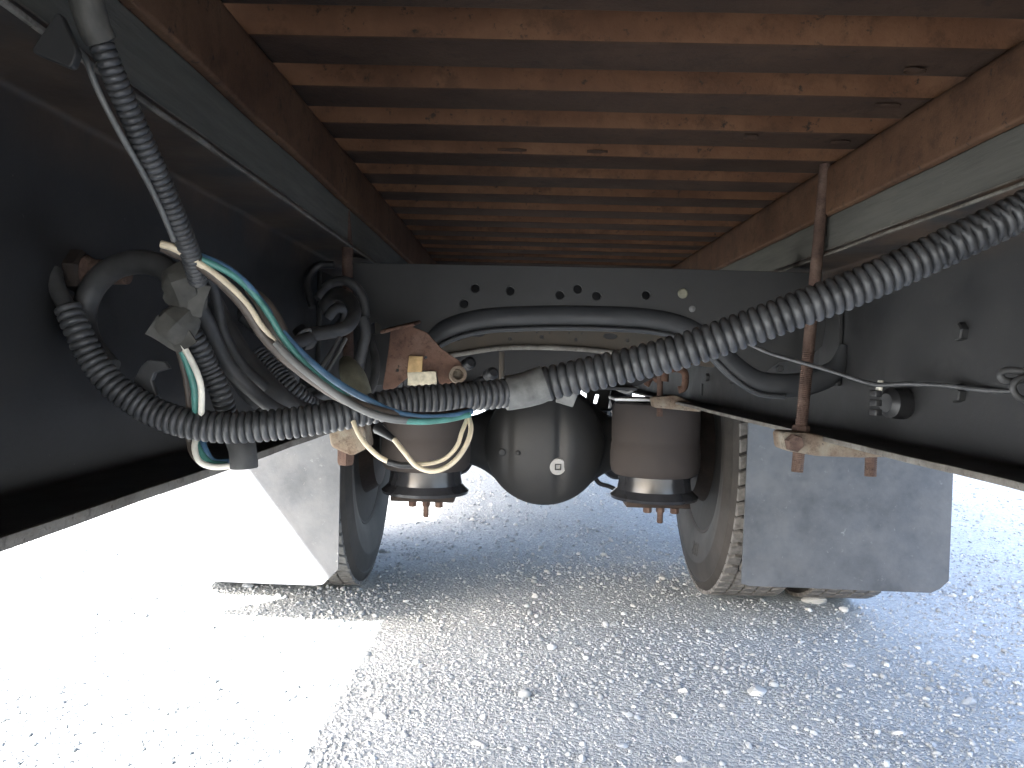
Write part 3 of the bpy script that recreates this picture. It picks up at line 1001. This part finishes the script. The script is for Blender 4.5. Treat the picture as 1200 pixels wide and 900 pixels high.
xz_plate('slotted_bracket', rounded([pxz(a, b, d) for a, b in sl], 0.006), hl, 0.03, d, 'plastic', truck, 0.002)
tube('air_line', [P(676, 481, 3.1), P(700, 480, 3.15), P(715, 480, 3.15), P(721, 473, 3.1), P(728, 466, 2.9)], 0.006, 'plastic', truck, 8)
tube('air_line', [P(704, 487, 3.1), P(712, 498, 3.1), P(722, 506, 3.0)], 0.005, 'plastic', truck, 8)
tube('air_line', [P(700, 440, 2.35), P(722, 455, 2.33), P(740, 459, 2.3), P(745, 440, 2.3)], 0.006, 'tube', truck, 8)
sb = empty('ribbed_guard', P(712, 500, 4.2), 'pale grey ribbed guard far forward under the truck', parent=truck)
for i in range(7):
    x0 = 694 + i * 4.5
    c = (P(x0, 480, 4.2) + P(x0, 510, 4.2)) / 2
    bbox('slat', c, (0.016, 0.02, 0.17), 'tube', sb, bevel=0.003)
bbox('backing', P(708, 495, 4.22), (0.16, 0.01, 0.16), 'siding', sb, bevel=0.002)

# --- small fittings on the rails
# rusty stub on the left rail
st = empty('pipe_stub', P(72, 318, 0.55), 'short rusty pipe stub sticking out of the left rail', parent=truck)
p = P(66, 318, 0.575)
lathe('stub', [(0.011, -0.02), (0.012, 0.004), (0.0105, 0.006), (0.009, 0.008), (0.009, 0.032), (0.007, 0.033)], (-0.405, p.y, p.z), (1, -0.05, 0.02), 'rust', st, 20)
hex_bolt('nut', (-0.412, p.y, p.z), (1, 0, 0), 0.016, 0.010, 'rim', st)
# wire clip on the right rail
D6 = 1.04
cp = empty('wire_clip', P(1040, 470, D6), 'black plastic wire clip on the right chassis rail', parent=truck)
lathe('plug_body', [(0.012, 0), (0.020, 0.006), (0.021, 0.026), (0.016, 0.032), (0.011, 0.034), (0.011, 0.05)], P(1038, 472, D6), (1, 0.25, -0.02), 'plastic', cp, 24)
for k in (-1, 0, 1):
    bbox('clip_tooth', P(1026, 472 + k * 11, D6 - 0.01), (0.008, 0.02, 0.008), 'plastic', cp, bevel=0.001)
bbox('cable_tie', P(1031, 452, D6 - 0.012), (0.004, 0.012, 0.014), 'white', cp, rot=(0, 0.2, 0), bevel=0.001)
# grey plate above the left timber near the camera
xz = [pxz(42, 62, 0.39), pxz(72, 18, 0.39), pxz(92, 62, 0.39), pxz(86, 80, 0.39)]
xz_plate('small_gusset', rounded(xz, 0.002), [], 0.004, 0.39, 'member', truck)
# flap hangers
for s in (-1, 1):
    bbox('flap_hanger', (s * 0.76, 2.225, H - 0.055), (0.70, 0.03, 0.035), 'black', truck, bevel=0.004)

# ================================================================== mud flaps (hang loose behind the wheels)
def mud_flap(x0, x1, ztop, zbot, cut_in, cut_out, label):
    D = 2.2
    nx_, nz_ = 24, 28
    vs, fs = [], []
    s = 1 if x1 > x0 else -1
    ph = x0 * 3
    for side in (0, 1):
        for j in range(nz_ + 1):
            v = j / nz_
            for i in range(nx_ + 1):
                u = i / nx_
                x = x0 + (x1 - x0) * u
                z = ztop + (zbot - ztop) * v
                if v > 0.5:
                    # clipped corners
                    zi = zbot + max(0, cut_in - u * abs(x1 - x0)); zo = zbot + max(0, cut_out - (1 - u) * abs(x1 - x0))
                    z = max(z, zi, zo) if j == nz_ else min(z, 9)
                    lim = max(zi, zo); z = max(z, lim + (1 - v) * 0.02 if lim > zbot + 1e-4 else z)
                bend = 0.012 * math.sin(u * 2.6 + ph) * v + 0.01 * v * v
                vs.append((x, D + side * 0.008 + bend, z))
    n1 = (nz_ + 1) * (nx_ + 1)
    for j in range(nz_):
        for i in range(nx_):
            a = j * (nx_ + 1) + i
            q_ = [a, a + 1, a + nx_ + 2, a + nx_ + 1]
            fs.append(q_); fs.append([w + n1 for w in q_][::-1])
    ring = [i for i in range(nx_ + 1)] + [j * (nx_ + 1) + nx_ for j in range(1, nz_ + 1)] + [nz_ * (nx_ + 1) + i for i in range(nx_ - 1, -1, -1)] + [j * (nx_ + 1) for j in range(nz_ - 1, 0, -1)]
    for a, b in zip(ring, ring[1:] + ring[:1]): fs.append([a, b, b + n1, a + n1])
    return tag(obj('mud_flap', vs, fs, 'flap', None, 40), label, 'mud flap', 'mud flaps behind the rear wheels')


fr = P(877.5, 500, 2.2); br_ = P(1110, 690, 2.2)
mud_flap(fr.x, br_.x + 0.003, H - 0.045, P(980, 692, 2.2).z, 0.006, 0.035, 'scuffed grey rubber mud flap wholly in shade, its outer corner clipped')
fl = P(398.5, 560, 2.2)
mud_flap(fl.x, fl.x - 0.50, H - 0.045, P(300, 684, 2.2).z, 0.045, 0.03, 'grey rubber mud flap lit by sun across its outer half')

# ================================================================== conduits, hoses and wires that hang under the truck
c1 = empty('corrugated_conduit', P(900, 380, 0.59), 'thick corrugated grey conduit slanting up to the right across the chassis', 'conduit')
corrugated('conduit_tube', [Vector((0.325, -0.6, H + 0.145)), Vector((0.32, 0.0, H + 0.15)), Vector((0.312, 0.35, H + 0.155)), P(1270, 208, .545), P(1200, 246, .56), P(1140, 275, .565), P(1080, 303, .57), P(1000, 338, .575), P(940, 361, .58), P(870, 387, .59), P(800, 411, .6), P(740, 427, .61), P(688, 439, .615), P(640, 450, .62), P(612, 457, .62)],
           lambda t: 0.0142 - 0.0006 * t, 0.0070, 'conduit', c1, 28, 0.19, (3.3, 4.6, 1075))
sv = [P(640, 449, .619), P(622, 455, .619), P(606, 459, .618), P(592, 461, .616)]
vs, fs = tube_geo(sv, lambda t: 0.0143 - 0.0012 * t, 20, 0.003, True, lambda i, an: 1 + 0.05 * noise.noise(Vector((i * 0.5, math.cos(an) * 2, math.sin(an) * 2))))
obj('tape_sleeve', vs, fs, 'sleeve', c1, 60)
bbox('tape_tail', P(664, 466, .622), (0.014, 0.004, 0.012), 'sleeve', c1, rot=(0.2, 0.3, 0), bevel=0.001, cuts=2, jit=0.001)

c2 = empty('corrugated_conduit', P(250, 500, 0.55), 'corrugated black conduit sagging in a loop along the left rail', 'conduit')
corrugated('conduit_tube', [P(600, 460, .616), P(560, 464, .605), P(520, 467, .595), P(480, 470, .588), P(440, 478, .578), P(380, 490, .565), P(320, 498, .558), P(270, 501, .555), P(220, 496, .553), P(175, 480, .553), P(135, 453, .55),
                            P(108, 420, .548), P(90, 385, .545), P(78, 358, .545)],
           lambda t: 0.0113 - 0.0025 * max(0, (t - 0.6) / 0.4), 0.0050, 'conduit', c2, 22, 0.17)
tube('end_hose', [P(80, 362, .545), P(70, 345, .548), P(64, 328, .552), P(63, 318, .556)], 0.0058, 'hose', c2, 12)

h1 = tube('rubber_hose', [P(128, 432, .555), P(104, 400, .562), P(98, 368, .566), P(108, 338, .566), P(130, 316, .562), P(160, 307, .556), P(188, 312, .55), P(206, 328, .545), P(216, 345, .545)], 0.0085, 'hose', None, 16)
tag(h1, 'smooth black rubber hose bent in an arch beside the rusty stub', 'hose')

c3 = empty('corrugated_conduit', P(150, 140, 0.43), 'slim corrugated conduit coming down from the top left corner', 'conduit')
corrugated('conduit_tube', [P(86, -60, .395), P(104, 10, .405), P(128, 75, .415), P(160, 150, .435), P(188, 212, .455), P(210, 265, .475), P(224, 300, .495), P(232, 328, .515)],
           0.0064, 0.0036, 'conduit', c3, 20, 0.17)
vs, fs = tube_geo([P(84, -70, .393), P(98, -10, .401), P(110, 30, .407), P(118, 48, .411)], lambda t: 0.0088 - 0.001 * t, 16, 0.003, True, lambda i, an: 1 + 0.10 * noise.noise(Vector((i * 0.3, math.cos(an) * 2, math.sin(an) * 2))))
obj('tape_wrap', vs, fs, 'tape', c3, 60)

t1 = tube('thin_tube', [P(92, 58, .41), P(99, 66, .41), P(114, 104, .415), P(140, 155, .425), P(163, 195, .44), P(184, 235, .455), P(204, 282, .475)], 0.0017, 'tube', None, 10)
tag(t1, 'thin grey plastic tube running beside the slim conduit', 'tube')

# tape joint where the hoses meet
tj = empty('taped_joint', P(210, 370, .54), 'lumpy taped joint of grey tape where the hoses meet', 'cable joint')
for q, (pts, r0) in enumerate((([P(208, 318, .54), P(214, 330, .538), P(219, 345, .54), P(224, 362, .545)], 0.0125), ([P(222, 366, .54), P(208, 380, .536), P(196, 392, .536)], 0.0118))):
    vs, fs = tube_geo(pts, lambda t: r0 * (0.82 + 0.25 * math.sin(PI * t)), 14, 0.003, True,
                      lambda i, an: 1 + 0.22 * noise.noise(Vector((i * 0.45 + q * 9, math.cos(an) * 1.6, math.sin(an) * 1.6))) + (0.06 if (i // 3) % 2 else 0))
    obj('tape_wrap', vs, fs, 'tape', tj, 25)
for (px, py, w_, h_, ry, rz) in ((196, 391, 0.022, 0.016, 0.55, 0.3), (214, 398, 0.016, 0.013, -0.5, -0.2), (232, 352, 0.010, 0.022, 0.2, 0.4)):
    bbox('tape_flag', P(px, py, .532), (w_, 0.0016, h_), 'tape', tj, rot=(0.15, ry, rz), bevel=0, cuts=4, jit=0.0022)
tube('tape_neck', [P(214, 345, .545), P(214, 365, .545), P(218, 390, .55)], 0.007, 'tape', tj, 12)

c4 = tag(corrugated('corrugated_conduit', [P(220, 385, .555), P(232, 405, .56), P(245, 432, .57), P(258, 460, .575), P(268, 490, .585), P(276, 515, .59)], 0.0078, 0.0040, 'conduit', None, 20, 0.17),
         'short corrugated conduit dropping from the taped joint behind the sagging loop', 'conduit')
h2 = tag(tube('rubber_hose', [P(276, 505, .575), P(284, 525, .57), P(286, 548, .57)], 0.0098, 'hose', None, 16), 'grey rubber hose end poking out below the sagging conduit', 'hose')
h3 = tag(tube('rubber_hose', [P(222, 345, .56), P(240, 372, .575), P(252, 400, .59), P(268, 430, .60), P(292, 455, .61), P(320, 478, .62), P(345, 490, .63)], 0.0056, 'hose', None, 14),
         'thin black hose running down behind the taped joint', 'hose')
h4 = tag(tube('rubber_hose', [P(252, 352, .66), P(268, 390, .66), P(288, 425, .66), P(318, 460, .66), P(345, 482, .67), P(370, 490, .69)], lambda t: 0.006 + 0.005 * min(1, t * 2), 'hose', None, 16),
         'thick black hose tapering up behind the taped joint', 'hose')
c5 = tag(corrugated('corrugated_conduit', [P(300, 412, .72), P(320, 432, .72), P(345, 458, .72), P(372, 478, .74), P(410, 480, .78)], 0.0085, 0.0036, 'conduit', None, 20, 0.14),
         'short dusty corrugated conduit under the colored wires', 'conduit')
h5 = tag(tube('rubber_hose', [P(336, 470, .80), P(344, 440, .80), P(330, 418, .80), P(312, 415, .80), P(300, 430, .80)], 0.006, 'hose', None, 12), 'small black hose bend in the dark beside the left rail', 'hose')

# bundle of coloured wires in front
wb = empty('wire_bundle', P(370, 430, .5), 'bundle of cream, green and blue wires slanting across the left side', 'wire bundle')
tube('cream_wire', [P(189, 286, .485), P(205, 291, .486), P(235, 310, .497), P(265, 332, .502), P(290, 358, .507), P(307, 384, .511), P(325, 405, .516)], 0.0024, 'cream', wb, 10, 0.003)
tube('green_wire', [P(192, 290, .494), P(222, 299, .497), P(250, 310, .50), P(272, 322, .505), P(295, 342, .512), P(315, 368, .515), P(332, 396, .518), P(355, 424, .52), P(385, 451, .522), P(420, 474, .524), P(455, 490, .528), P(490, 494, .535), P(520, 492, .545), P(550, 486, .56)], 0.0022, 'green', wb, 10, 0.003)
tube('blue_wire', [P(196, 288, .498), P(230, 299, .50), P(262, 312, .504), P(288, 332, .51), P(312, 362, .518), P(330, 388, .524), P(360, 420, .528), P(395, 448, .53), P(430, 468, .532), P(462, 483, .534), P(495, 489, .54), P(530, 487, .55), P(552, 482, .565)], 0.0024, 'blue', wb, 10, 0.003)
tube('brown_wire', [P(190, 289, .492), P(230, 308, .498), P(262, 333, .503), P(288, 362, .508), P(306, 390, .512), P(330, 416, .515), P(365, 444, .518), P(400, 466, .522), P(440, 481, .528), P(480, 488, .54), P(515, 488, .552), P(548, 483, .57)], 0.0034, 'brown', wb, 10, 0.003)
tube('grey_wire', [P(322, 402, .513), P(345, 424, .514), P(380, 452, .516), P(415, 475, .519), P(445, 488, .522), P(478, 493, .533), P(515, 490, .55), P(550, 484, .568)], 0.0026, 'tube', wb, 10, 0.003)
tube('loose_sheath', [P(290, 338, .522), P(305, 352, .523), P(318, 372, .524), P(332, 398, .528), P(352, 425, .53)], lambda t: 0.0028 + 0.0035 * math.sin(PI * t), 'brown', wb, 12, 0.004)

w2 = empty('wire_loop', P(235, 480, .54), 'hanging loop of white and green wires below the taped joint', 'wire loop')
tube('white_wire', [P(213, 403, .535), P(225, 424, .536), P(235, 450, .538), P(236, 480, .545), P(232, 505, .575), P(228, 524, .57), P(234, 541, .566), P(250, 547, .566), P(272, 546, .57)], 0.0022, 'white', w2, 10, 0.003)
tube('green_wire', [P(211, 406, .54), P(220, 428, .542), P(227, 452, .544), P(229, 482, .55), P(227, 505, .58), P(234, 528, .574), P(246, 542, .572), P(266, 545, .574)], 0.0024, 'green', w2, 10, 0.003)
tube('blue_wire', [P(233, 470, .56), P(236, 500, .585), P(240, 525, .576), P(250, 540, .576), P(270, 541, .578)], 0.0022, 'blue', w2, 10, 0.003)
tube('brown_wire', [P(209, 408, .544), P(217, 440, .548), P(222, 480, .556), P(221, 515, .58), P(228, 535, .576), P(244, 545, .576)], 0.0022, 'brown', w2, 10, 0.003)

w3 = empty('cream_wire_pair', P(500, 540, .56), 'pair of loose cream wires hanging in loops before the left air spring', 'wires')
tube('cream_wire', [P(414, 494, .56), P(420, 508, .555), P(430, 522, .552), P(444, 535, .55), P(455, 541, .55)], 0.0018, 'cream', w3, 10, 0.003)
tube('dark_splice', [P(454, 541, .55), P(470, 545, .55), P(487, 545, .55)], 0.0022, 'plastic', w3, 10, 0.003)
tube('cream_wire', [P(486, 544, .55), P(505, 543, .55), P(522, 537, .55), P(536, 522, .552), P(541, 507, .555), P(548, 490, .565)], 0.0015, 'cream', w3, 10, 0.003)
tube('dark_splice', [P(443, 502, .57), P(452, 508, .562), P(463, 516, .555)], lambda t: 0.0042 - 0.0024 * t, 'plastic', w3, 10, 0.003)
tube('cream_wire', [P(462, 515, .555), P(474, 530, .548), P(488, 546, .545), P(504, 552, .545), P(520, 549, .546), P(536, 537, .548), P(548, 518, .552), P(552, 502, .558), P(549, 488, .566)], 0.0018, 'cream', w3, 10, 0.003)

# hoses and fittings around the left clamp rod
h6 = tag(tube('rubber_hose', [P(362, 392, .98), P(385, 389, .99), P(405, 384, 1.0), P(415, 368, 1.02), P(408, 350, 1.05), P(392, 345, 1.08), P(380, 358, 1.1)], 0.0088, 'hose', None, 14),
         'black hose curled round the left rusty rod', 'hose')
h7 = tag(tube('rubber_hose', [P(384, 372, 1.06), P(394, 361, 1.06), P(404, 362, 1.07), P(404, 374, 1.08), P(396, 384, 1.09)], 0.007, 'hose', None, 12), 'small black hose loop inside the curled hose at the left rod', 'hose')
h8 = tag(tube('rubber_hose', [P(424, 372, 1.12), P(428, 388, 1.12), P(424, 410, 1.12), P(418, 440, 1.12), P(410, 470, 1.12)], 0.0085, 'hose', None, 14), 'black hose hanging right behind the left rusty rod', 'hose')
for i, (x0, y0, x1, y1) in enumerate(((398, 396, 372, 436), (405, 397, 380, 440))):
    tag(tube('black_cable', [P(x0, y0, .95), P((x0 + x1) / 2 + 1, (y0 + y1) / 2, .93), P(x1, y1, .9)], 0.0026, 'tube', None, 10), ['dark cable strand farther from the left rusty rod', 'dark cable strand next to the left rusty rod'][i], 'cable')
ft = empty('hose_fitting', P(355, 388, .97), 'small dusty black hose fitting with a ribbed end beside the colored wires', 'fitting')
lathe('fitting_body', [(0.004, 0), (0.009, 0.002), (0.009, 0.012), (0.0065, 0.013), (0.0065, 0.018), (0.009, 0.019), (0.009, 0.028), (0.006, 0.03)], P(349, 384, .97), (0.6, -0.2, -0.7), 'plastic', ft, 16)
lathe('lock_ring', [(0.010, 0), (0.011, 0.002), (0.010, 0.004)], P(355, 390, .965), (0.6, -0.2, -0.7), 'tube', ft, 16)
tk = empty('taped_cable', P(415, 440, .95), 'olive taped cable end below the left rusty rod', 'cable joint')
tube('tape_roll', [P(406, 424, .97), P(412, 438, .95), P(421, 458, .93), P(430, 480, .9)], lambda t: 0.009 + 0.006 * math.sin(PI * min(1, t * 1.2)), 'greentape', tk, 14, 0.004)
tube('white_tie', [P(407, 443, .945), P(414, 437, .935), P(422, 436, .938)], 0.0016, 'white', tk, 8, 0.003)
for i, pts in enumerate(([(330, 470, .82), (352, 462, .82), (372, 455, .84), (395, 452, .86)], [(340, 485, .8), (366, 468, .82), (388, 462, .84), (410, 470, .86)], [(350, 440, .9), (368, 452, .88), (380, 470, .86), (400, 476, .84)])):
    tag(tube('black_cable', [P(*q) for q in pts], 0.0045 + 0.001 * i, 'hose', None, 10), ['dusty black cable under the wire bundle, uppermost', 'dusty black cable under the wire bundle, lowermost', 'dusty black cable crossing the others under the wire bundle'][i], 'cable')
tangle = [([(236, 300, .60), (252, 345, .62), (262, 390, .63), (284, 428, .64), (312, 455, .65)], 0.0042, 'hose', 'thin dark cable falling behind the slim conduit'),
          ([(258, 402, .70), (272, 438, .70), (298, 470, .70), (330, 486, .70)], 0.0062, 'conduit', 'dusty dark hose low in the tangle by the left rail'),
          ([(286, 372, .86), (312, 392, .86), (338, 402, .88), (362, 396, .92)], 0.0075, 'hose', 'dark hose reaching right to the ribbed fitting'),
          ([(330, 402, .95), (352, 420, .93), (366, 448, .90), (372, 478, .87)], 0.0060, 'hose', 'dark hose dropping below the ribbed fitting'),
          ([(372, 350, 1.13), (388, 332, 1.14), (408, 330, 1.13), (424, 346, 1.13), (428, 372, 1.13)], 0.0070, 'hose', 'black hose arching over the left rusty rod'),
          ([(434, 400, 1.15), (440, 424, 1.13), (436, 452, 1.1), (420, 476, 1.06)], 0.0062, 'hose', 'black hose between rusty rod and rusty bracket'),
          ([(345, 424, .84), (362, 440, .83), (388, 446, .84), (412, 462, .86), (430, 480, .86)], 0.0040, 'brown', 'thin brown cable hidden under the wire bundle'),
          ([(300, 486, .68), (328, 470, .70), (356, 474, .72), (380, 488, .74)], 0.0036, 'tube', 'thin grey cable looping just above the sagging conduit'),
          ([(366, 360, 1.16), (360, 330, 1.17), (372, 312, 1.18), (392, 310, 1.18)], 0.0058, 'plastic', 'thin black hose bent against the left rail above the fitting')]
for pts, r, mt, lab in tangle:
    tag(tube('black_cable', [P(*q) for q in pts], r, mt, None, 12), lab, 'cable')
# narrow strap at the lower left rail
st2 = tag(xz_plate('plastic_strap', [pxz(a, b, .57) for a, b in ((160, 446), (168, 430), (176, 423), (194, 425), (198, 431), (182, 436), (178, 446), (184, 462), (172, 468))], [], 0.004, .57, 'conduit'), 'small bent dark strap beside the left rail', 'strap')
# cable and rubber loop on the right rail
cr = tag(tube('thin_cable', [P(868, 398, 1.2), P(900, 413, 1.17), P(930, 422, 1.13), P(975, 435, 1.08), P(1015, 448, 1.03), P(1032, 451, 1.0), P(1060, 450, .98), P(1110, 452, .92), P(1150, 457, .87), P(1195, 459, .82), P(1230, 461, .79), Vector((0.40, 0.5, H - 0.03)), Vector((0.40, -0.5, H - 0.02))], 0.0029, 'conduit', None, 10),
         'thin grey cable running along the right chassis rail', 'cable')
rl = empty('rubber_loop', P(1190, 448, .78), 'black rubber hose loop at the right edge of the picture', 'hose')
tube('upper_loop', [P(1225, 440, .77), P(1200, 436, .775), P(1182, 434, .78), P(1173, 437, .782), P(1174, 444, .782), P(1183, 447, .78), P(1200, 444, .775)], 0.0036, 'hose', rl, 12, 0.003)
tube('lower_loop', [P(1215, 443, .765), P(1196, 443, .767), P(1187, 452, .768), P(1191, 463, .768), P(1204, 470, .767), P(1222, 470, .765)], 0.0032, 'hose', rl, 12, 0.003)

# ================================================================== stones
def stone_mesh(name, seed, mat, sub=2):
    bm = bmesh.new()
    bmesh.ops.create_icosphere(bm, subdivisions=sub, radius=1)
    rnd = random.Random(seed)
    planes = [(Vector((rnd.uniform(-1, 1), rnd.uniform(-1, 1), rnd.uniform(-0.6, 1))).normalized(), rnd.uniform(0.45, 0.75)) for _ in range(11)]
    for v in bm.verts:
        n = v.co.copy()
        for pn, pd in planes:
            t = n.dot(pn)
            if t > pd: n -= pn * (t - pd) * 0.9
        n += noise.noise_vector(n * 1.7 + Vector((seed, 0, 0))) * 0.13
        v.co = n
    me = bpy.data.meshes.new(name)
    bm.to_mesh(me); bm.free()
    for p in me.polygons: p.use_smooth = True
    me.set_sharp_from_angle(angle=math.radians(28))
    me.materials.append(M[mat])
    return me


def on_ground(px, py):
    v = C2W @ Vector(((px - 600) / FPX, (450 - py) / FPX, -1))
    p = CAM + v * (-CAM.z / v.z)
    for _ in range(4):
        z = ground_z(p.x, p.y)
        p = CAM + v * ((z - CAM.z) / v.z)
    return p


big = [(957, 706, 40, 22, 'large pale flat stone lying under the lower edge of the shaded mud flap', 'pebble'),
       (988, 716, 18, 11, 'small pale stone touching the large flat stone by the shaded flap', 'pebble'),
       (887, 812, 36, 17, 'pale flat elongated stone alone in the lower right gravel', 'pebble'),
       (801, 811, 15, 12, 'white blocky stone a little left of the pale elongated one', 'pebble'),
       (446, 840, 22, 16, 'pale rounded stone near the sunlit edge of the shade', 'pebble'),
       (559, 872, 17, 11, 'pale blocky stone near the bottom of the picture, left of middle', 'pebble'),
       (627, 700, 12, 11, 'white stone standing out in the shade behind the left tyre', 'pebble'),
       (683, 873, 11, 9, 'small square pale stone at the bottom of the picture', 'pebble'),
       (718, 733, 14, 8, 'flat pale stone on the dusty patch under the truck', 'pebble'),
       (1135, 824, 22, 15, 'smooth blue grey stone at the far right of the gravel', 'pebble_grey'),
       (1055, 861, 22, 14, 'pale stone lying in the lower right corner of the gravel', 'pebble'),
       (997, 781, 16, 11, 'pale stone below the shaded mud flap on open gravel', 'pebble'),
       (730, 875, 18, 10, 'blue grey stone at the bottom middle of the picture', 'pebble_grey'),
       (797, 891, 20, 12, 'pale stone cut by the bottom edge of the picture', 'pebble'),
       (290, 687, 20, 8, 'stone lying in the narrow shadow of the left tyre', 'pebble_grey')]
for i, (px, py, wpx, hpx, lab, mt) in enumerate(big):
    p = on_ground(px, py)
    dist = p.y
    me = stone_mesh('stone', 100 + i, mt)
    o = bpy.data.objects.new('stone', me)
    rx = S(wpx, dist) / 2; rz = S(hpx, dist) / 2 * 0.8
    o.scale = (rx, rx * random.uniform(0.6, 0.85), rz)
    o.location = p + Vector((0, 0, rz * 0.35))
    o.rotation_euler = (0, 0, random.uniform(-0.4, 0.4))
    COL.objects.link(o)
    tag(o, lab, 'stone')

kinds = [stone_mesh('pebble', 300 + i, 'pebble' if i % 3 else 'pebble_grey', 2) for i in range(7)]
cnt = 0
while cnt < 210:
    px, py = random.uniform(250, 1190), 600 + 300 * random.random() ** 0.75
    p = on_ground(px, py)
    if py < 600 or p.x < -0.42 or (abs(abs(p.x) - 0.845) < 0.31 and abs(p.y - AX) < 0.3): continue
    r = random.choice([0.004, 0.005, 0.006, 0.006, 0.008, 0.010]) * random.uniform(0.8, 1.15)
    o = bpy.data.objects.new('pebble', random.choice(kinds))
    o.scale = (r, r * random.uniform(0.65, 1), r * random.uniform(0.5, 0.75))
    o.rotation_euler = (random.uniform(-.3, .3), random.uniform(-.3, .3), random.uniform(0, 6.28))
    o.location = (p.x, p.y, p.z + r * 0.25)
    COL.objects.link(o)
    tag(o, 'small loose pebble standing out on the shaded grey gravel', 'pebble', 'loose pebbles on the gravel')
    cnt += 1

# crushed stone: too many to count
def gravel(n):
    bases = []
    bm = bmesh.new(); bmesh.ops.create_icosphere(bm, subdivisions=1, radius=1)
    bv = np.array([v.co[:] for v in bm.verts]); bf = np.array([[v.index for v in f.verts] for f in bm.faces]); bm.free()
    for i in range(12):
        rs = np.random.RandomState(i)
        bases.append(bv * rs.uniform(0.62, 1.15, (len(bv), 1)))
    d = []
    rs = np.random.RandomState(5)
    # even on the picture rather than on the ground: dense near, sparse far
    u = rs.rand(n)
    y = 0.95 / (1 - u * (1 - 0.95 / 9.0))
    x = CAM.x + rs.uniform(-1.15, 1.15, n) * (y * 0.66 + 0.25)
    keep = ~((np.abs(np.abs(x) - 0.845) < 0.275) & (np.abs(y - AX) < 0.10))
    x, y = x[keep], y[keep]; n = len(x)
    clump = np.array([noise.noise(Vector((a * 2.2, b * 2.2, 3))) for a, b in zip(x, y)])
    r = 0.0023 * np.exp(rs.randn(n) * 0.45) * (1 + 0.5 * np.clip(clump, -0.6, 1)) * (0.72 + y * 0.30)
    r = np.minimum(r, 0.019)
    z = np.array([ground_z(a, b) for a, b in zip(x, y)])
    nv, nf = len(bv), len(bf)
    allv = np.empty((n, nv, 3), np.float32)
    q = rs.randn(n, 4); q /= np.linalg.norm(q, axis=1, keepdims=True)
    w_, a_, b_, c_ = q.T
    Rm = np.stack([np.stack([1 - 2 * (b_ * b_ + c_ * c_), 2 * (a_ * b_ - c_ * w_), 2 * (a_ * c_ + b_ * w_)], -1),
                   np.stack([2 * (a_ * b_ + c_ * w_), 1 - 2 * (a_ * a_ + c_ * c_), 2 * (b_ * c_ - a_ * w_)], -1),
                   np.stack([2 * (a_ * c_ - b_ * w_), 2 * (b_ * c_ + a_ * w_), 1 - 2 * (a_ * a_ + b_ * b_)], -1)], 1)
    which = rs.randint(0, len(bases), n)
    B = np.stack(bases)[which]
    B = B * rs.uniform(0.6, 1.2, (n, 1, 3))
    allv = np.einsum('nij,nkj->nki', Rm, B) * r[:, None, None]
    allv[:, :, 2] *= 0.75
    allv += np.stack([x, y, z + r * 0.25], -1)[:, None, :]
    faces = (bf[None] + (np.arange(n) * nv)[:, None, None]).reshape(-1)
    me = bpy.data.meshes.new('gravel')
    me.vertices.add(n * nv); me.vertices.foreach_set('co', allv.astype(np.float32).ravel())
    me.loops.add(n * nf * 3); me.loops.foreach_set('vertex_index', faces.astype(np.int32))
    me.polygons.add(n * nf); me.polygons.foreach_set('loop_start', np.arange(0, n * nf * 3, 3, dtype=np.int32))
    me.update(calc_edges=True)
    me.materials.append(M['gravel'])
    o = bpy.data.objects.new('gravel', me)
    COL.objects.link(o)
    tag(o, 'loose crushed grey stone spread over the yard', None, None, 'stuff')


gravel(128000)
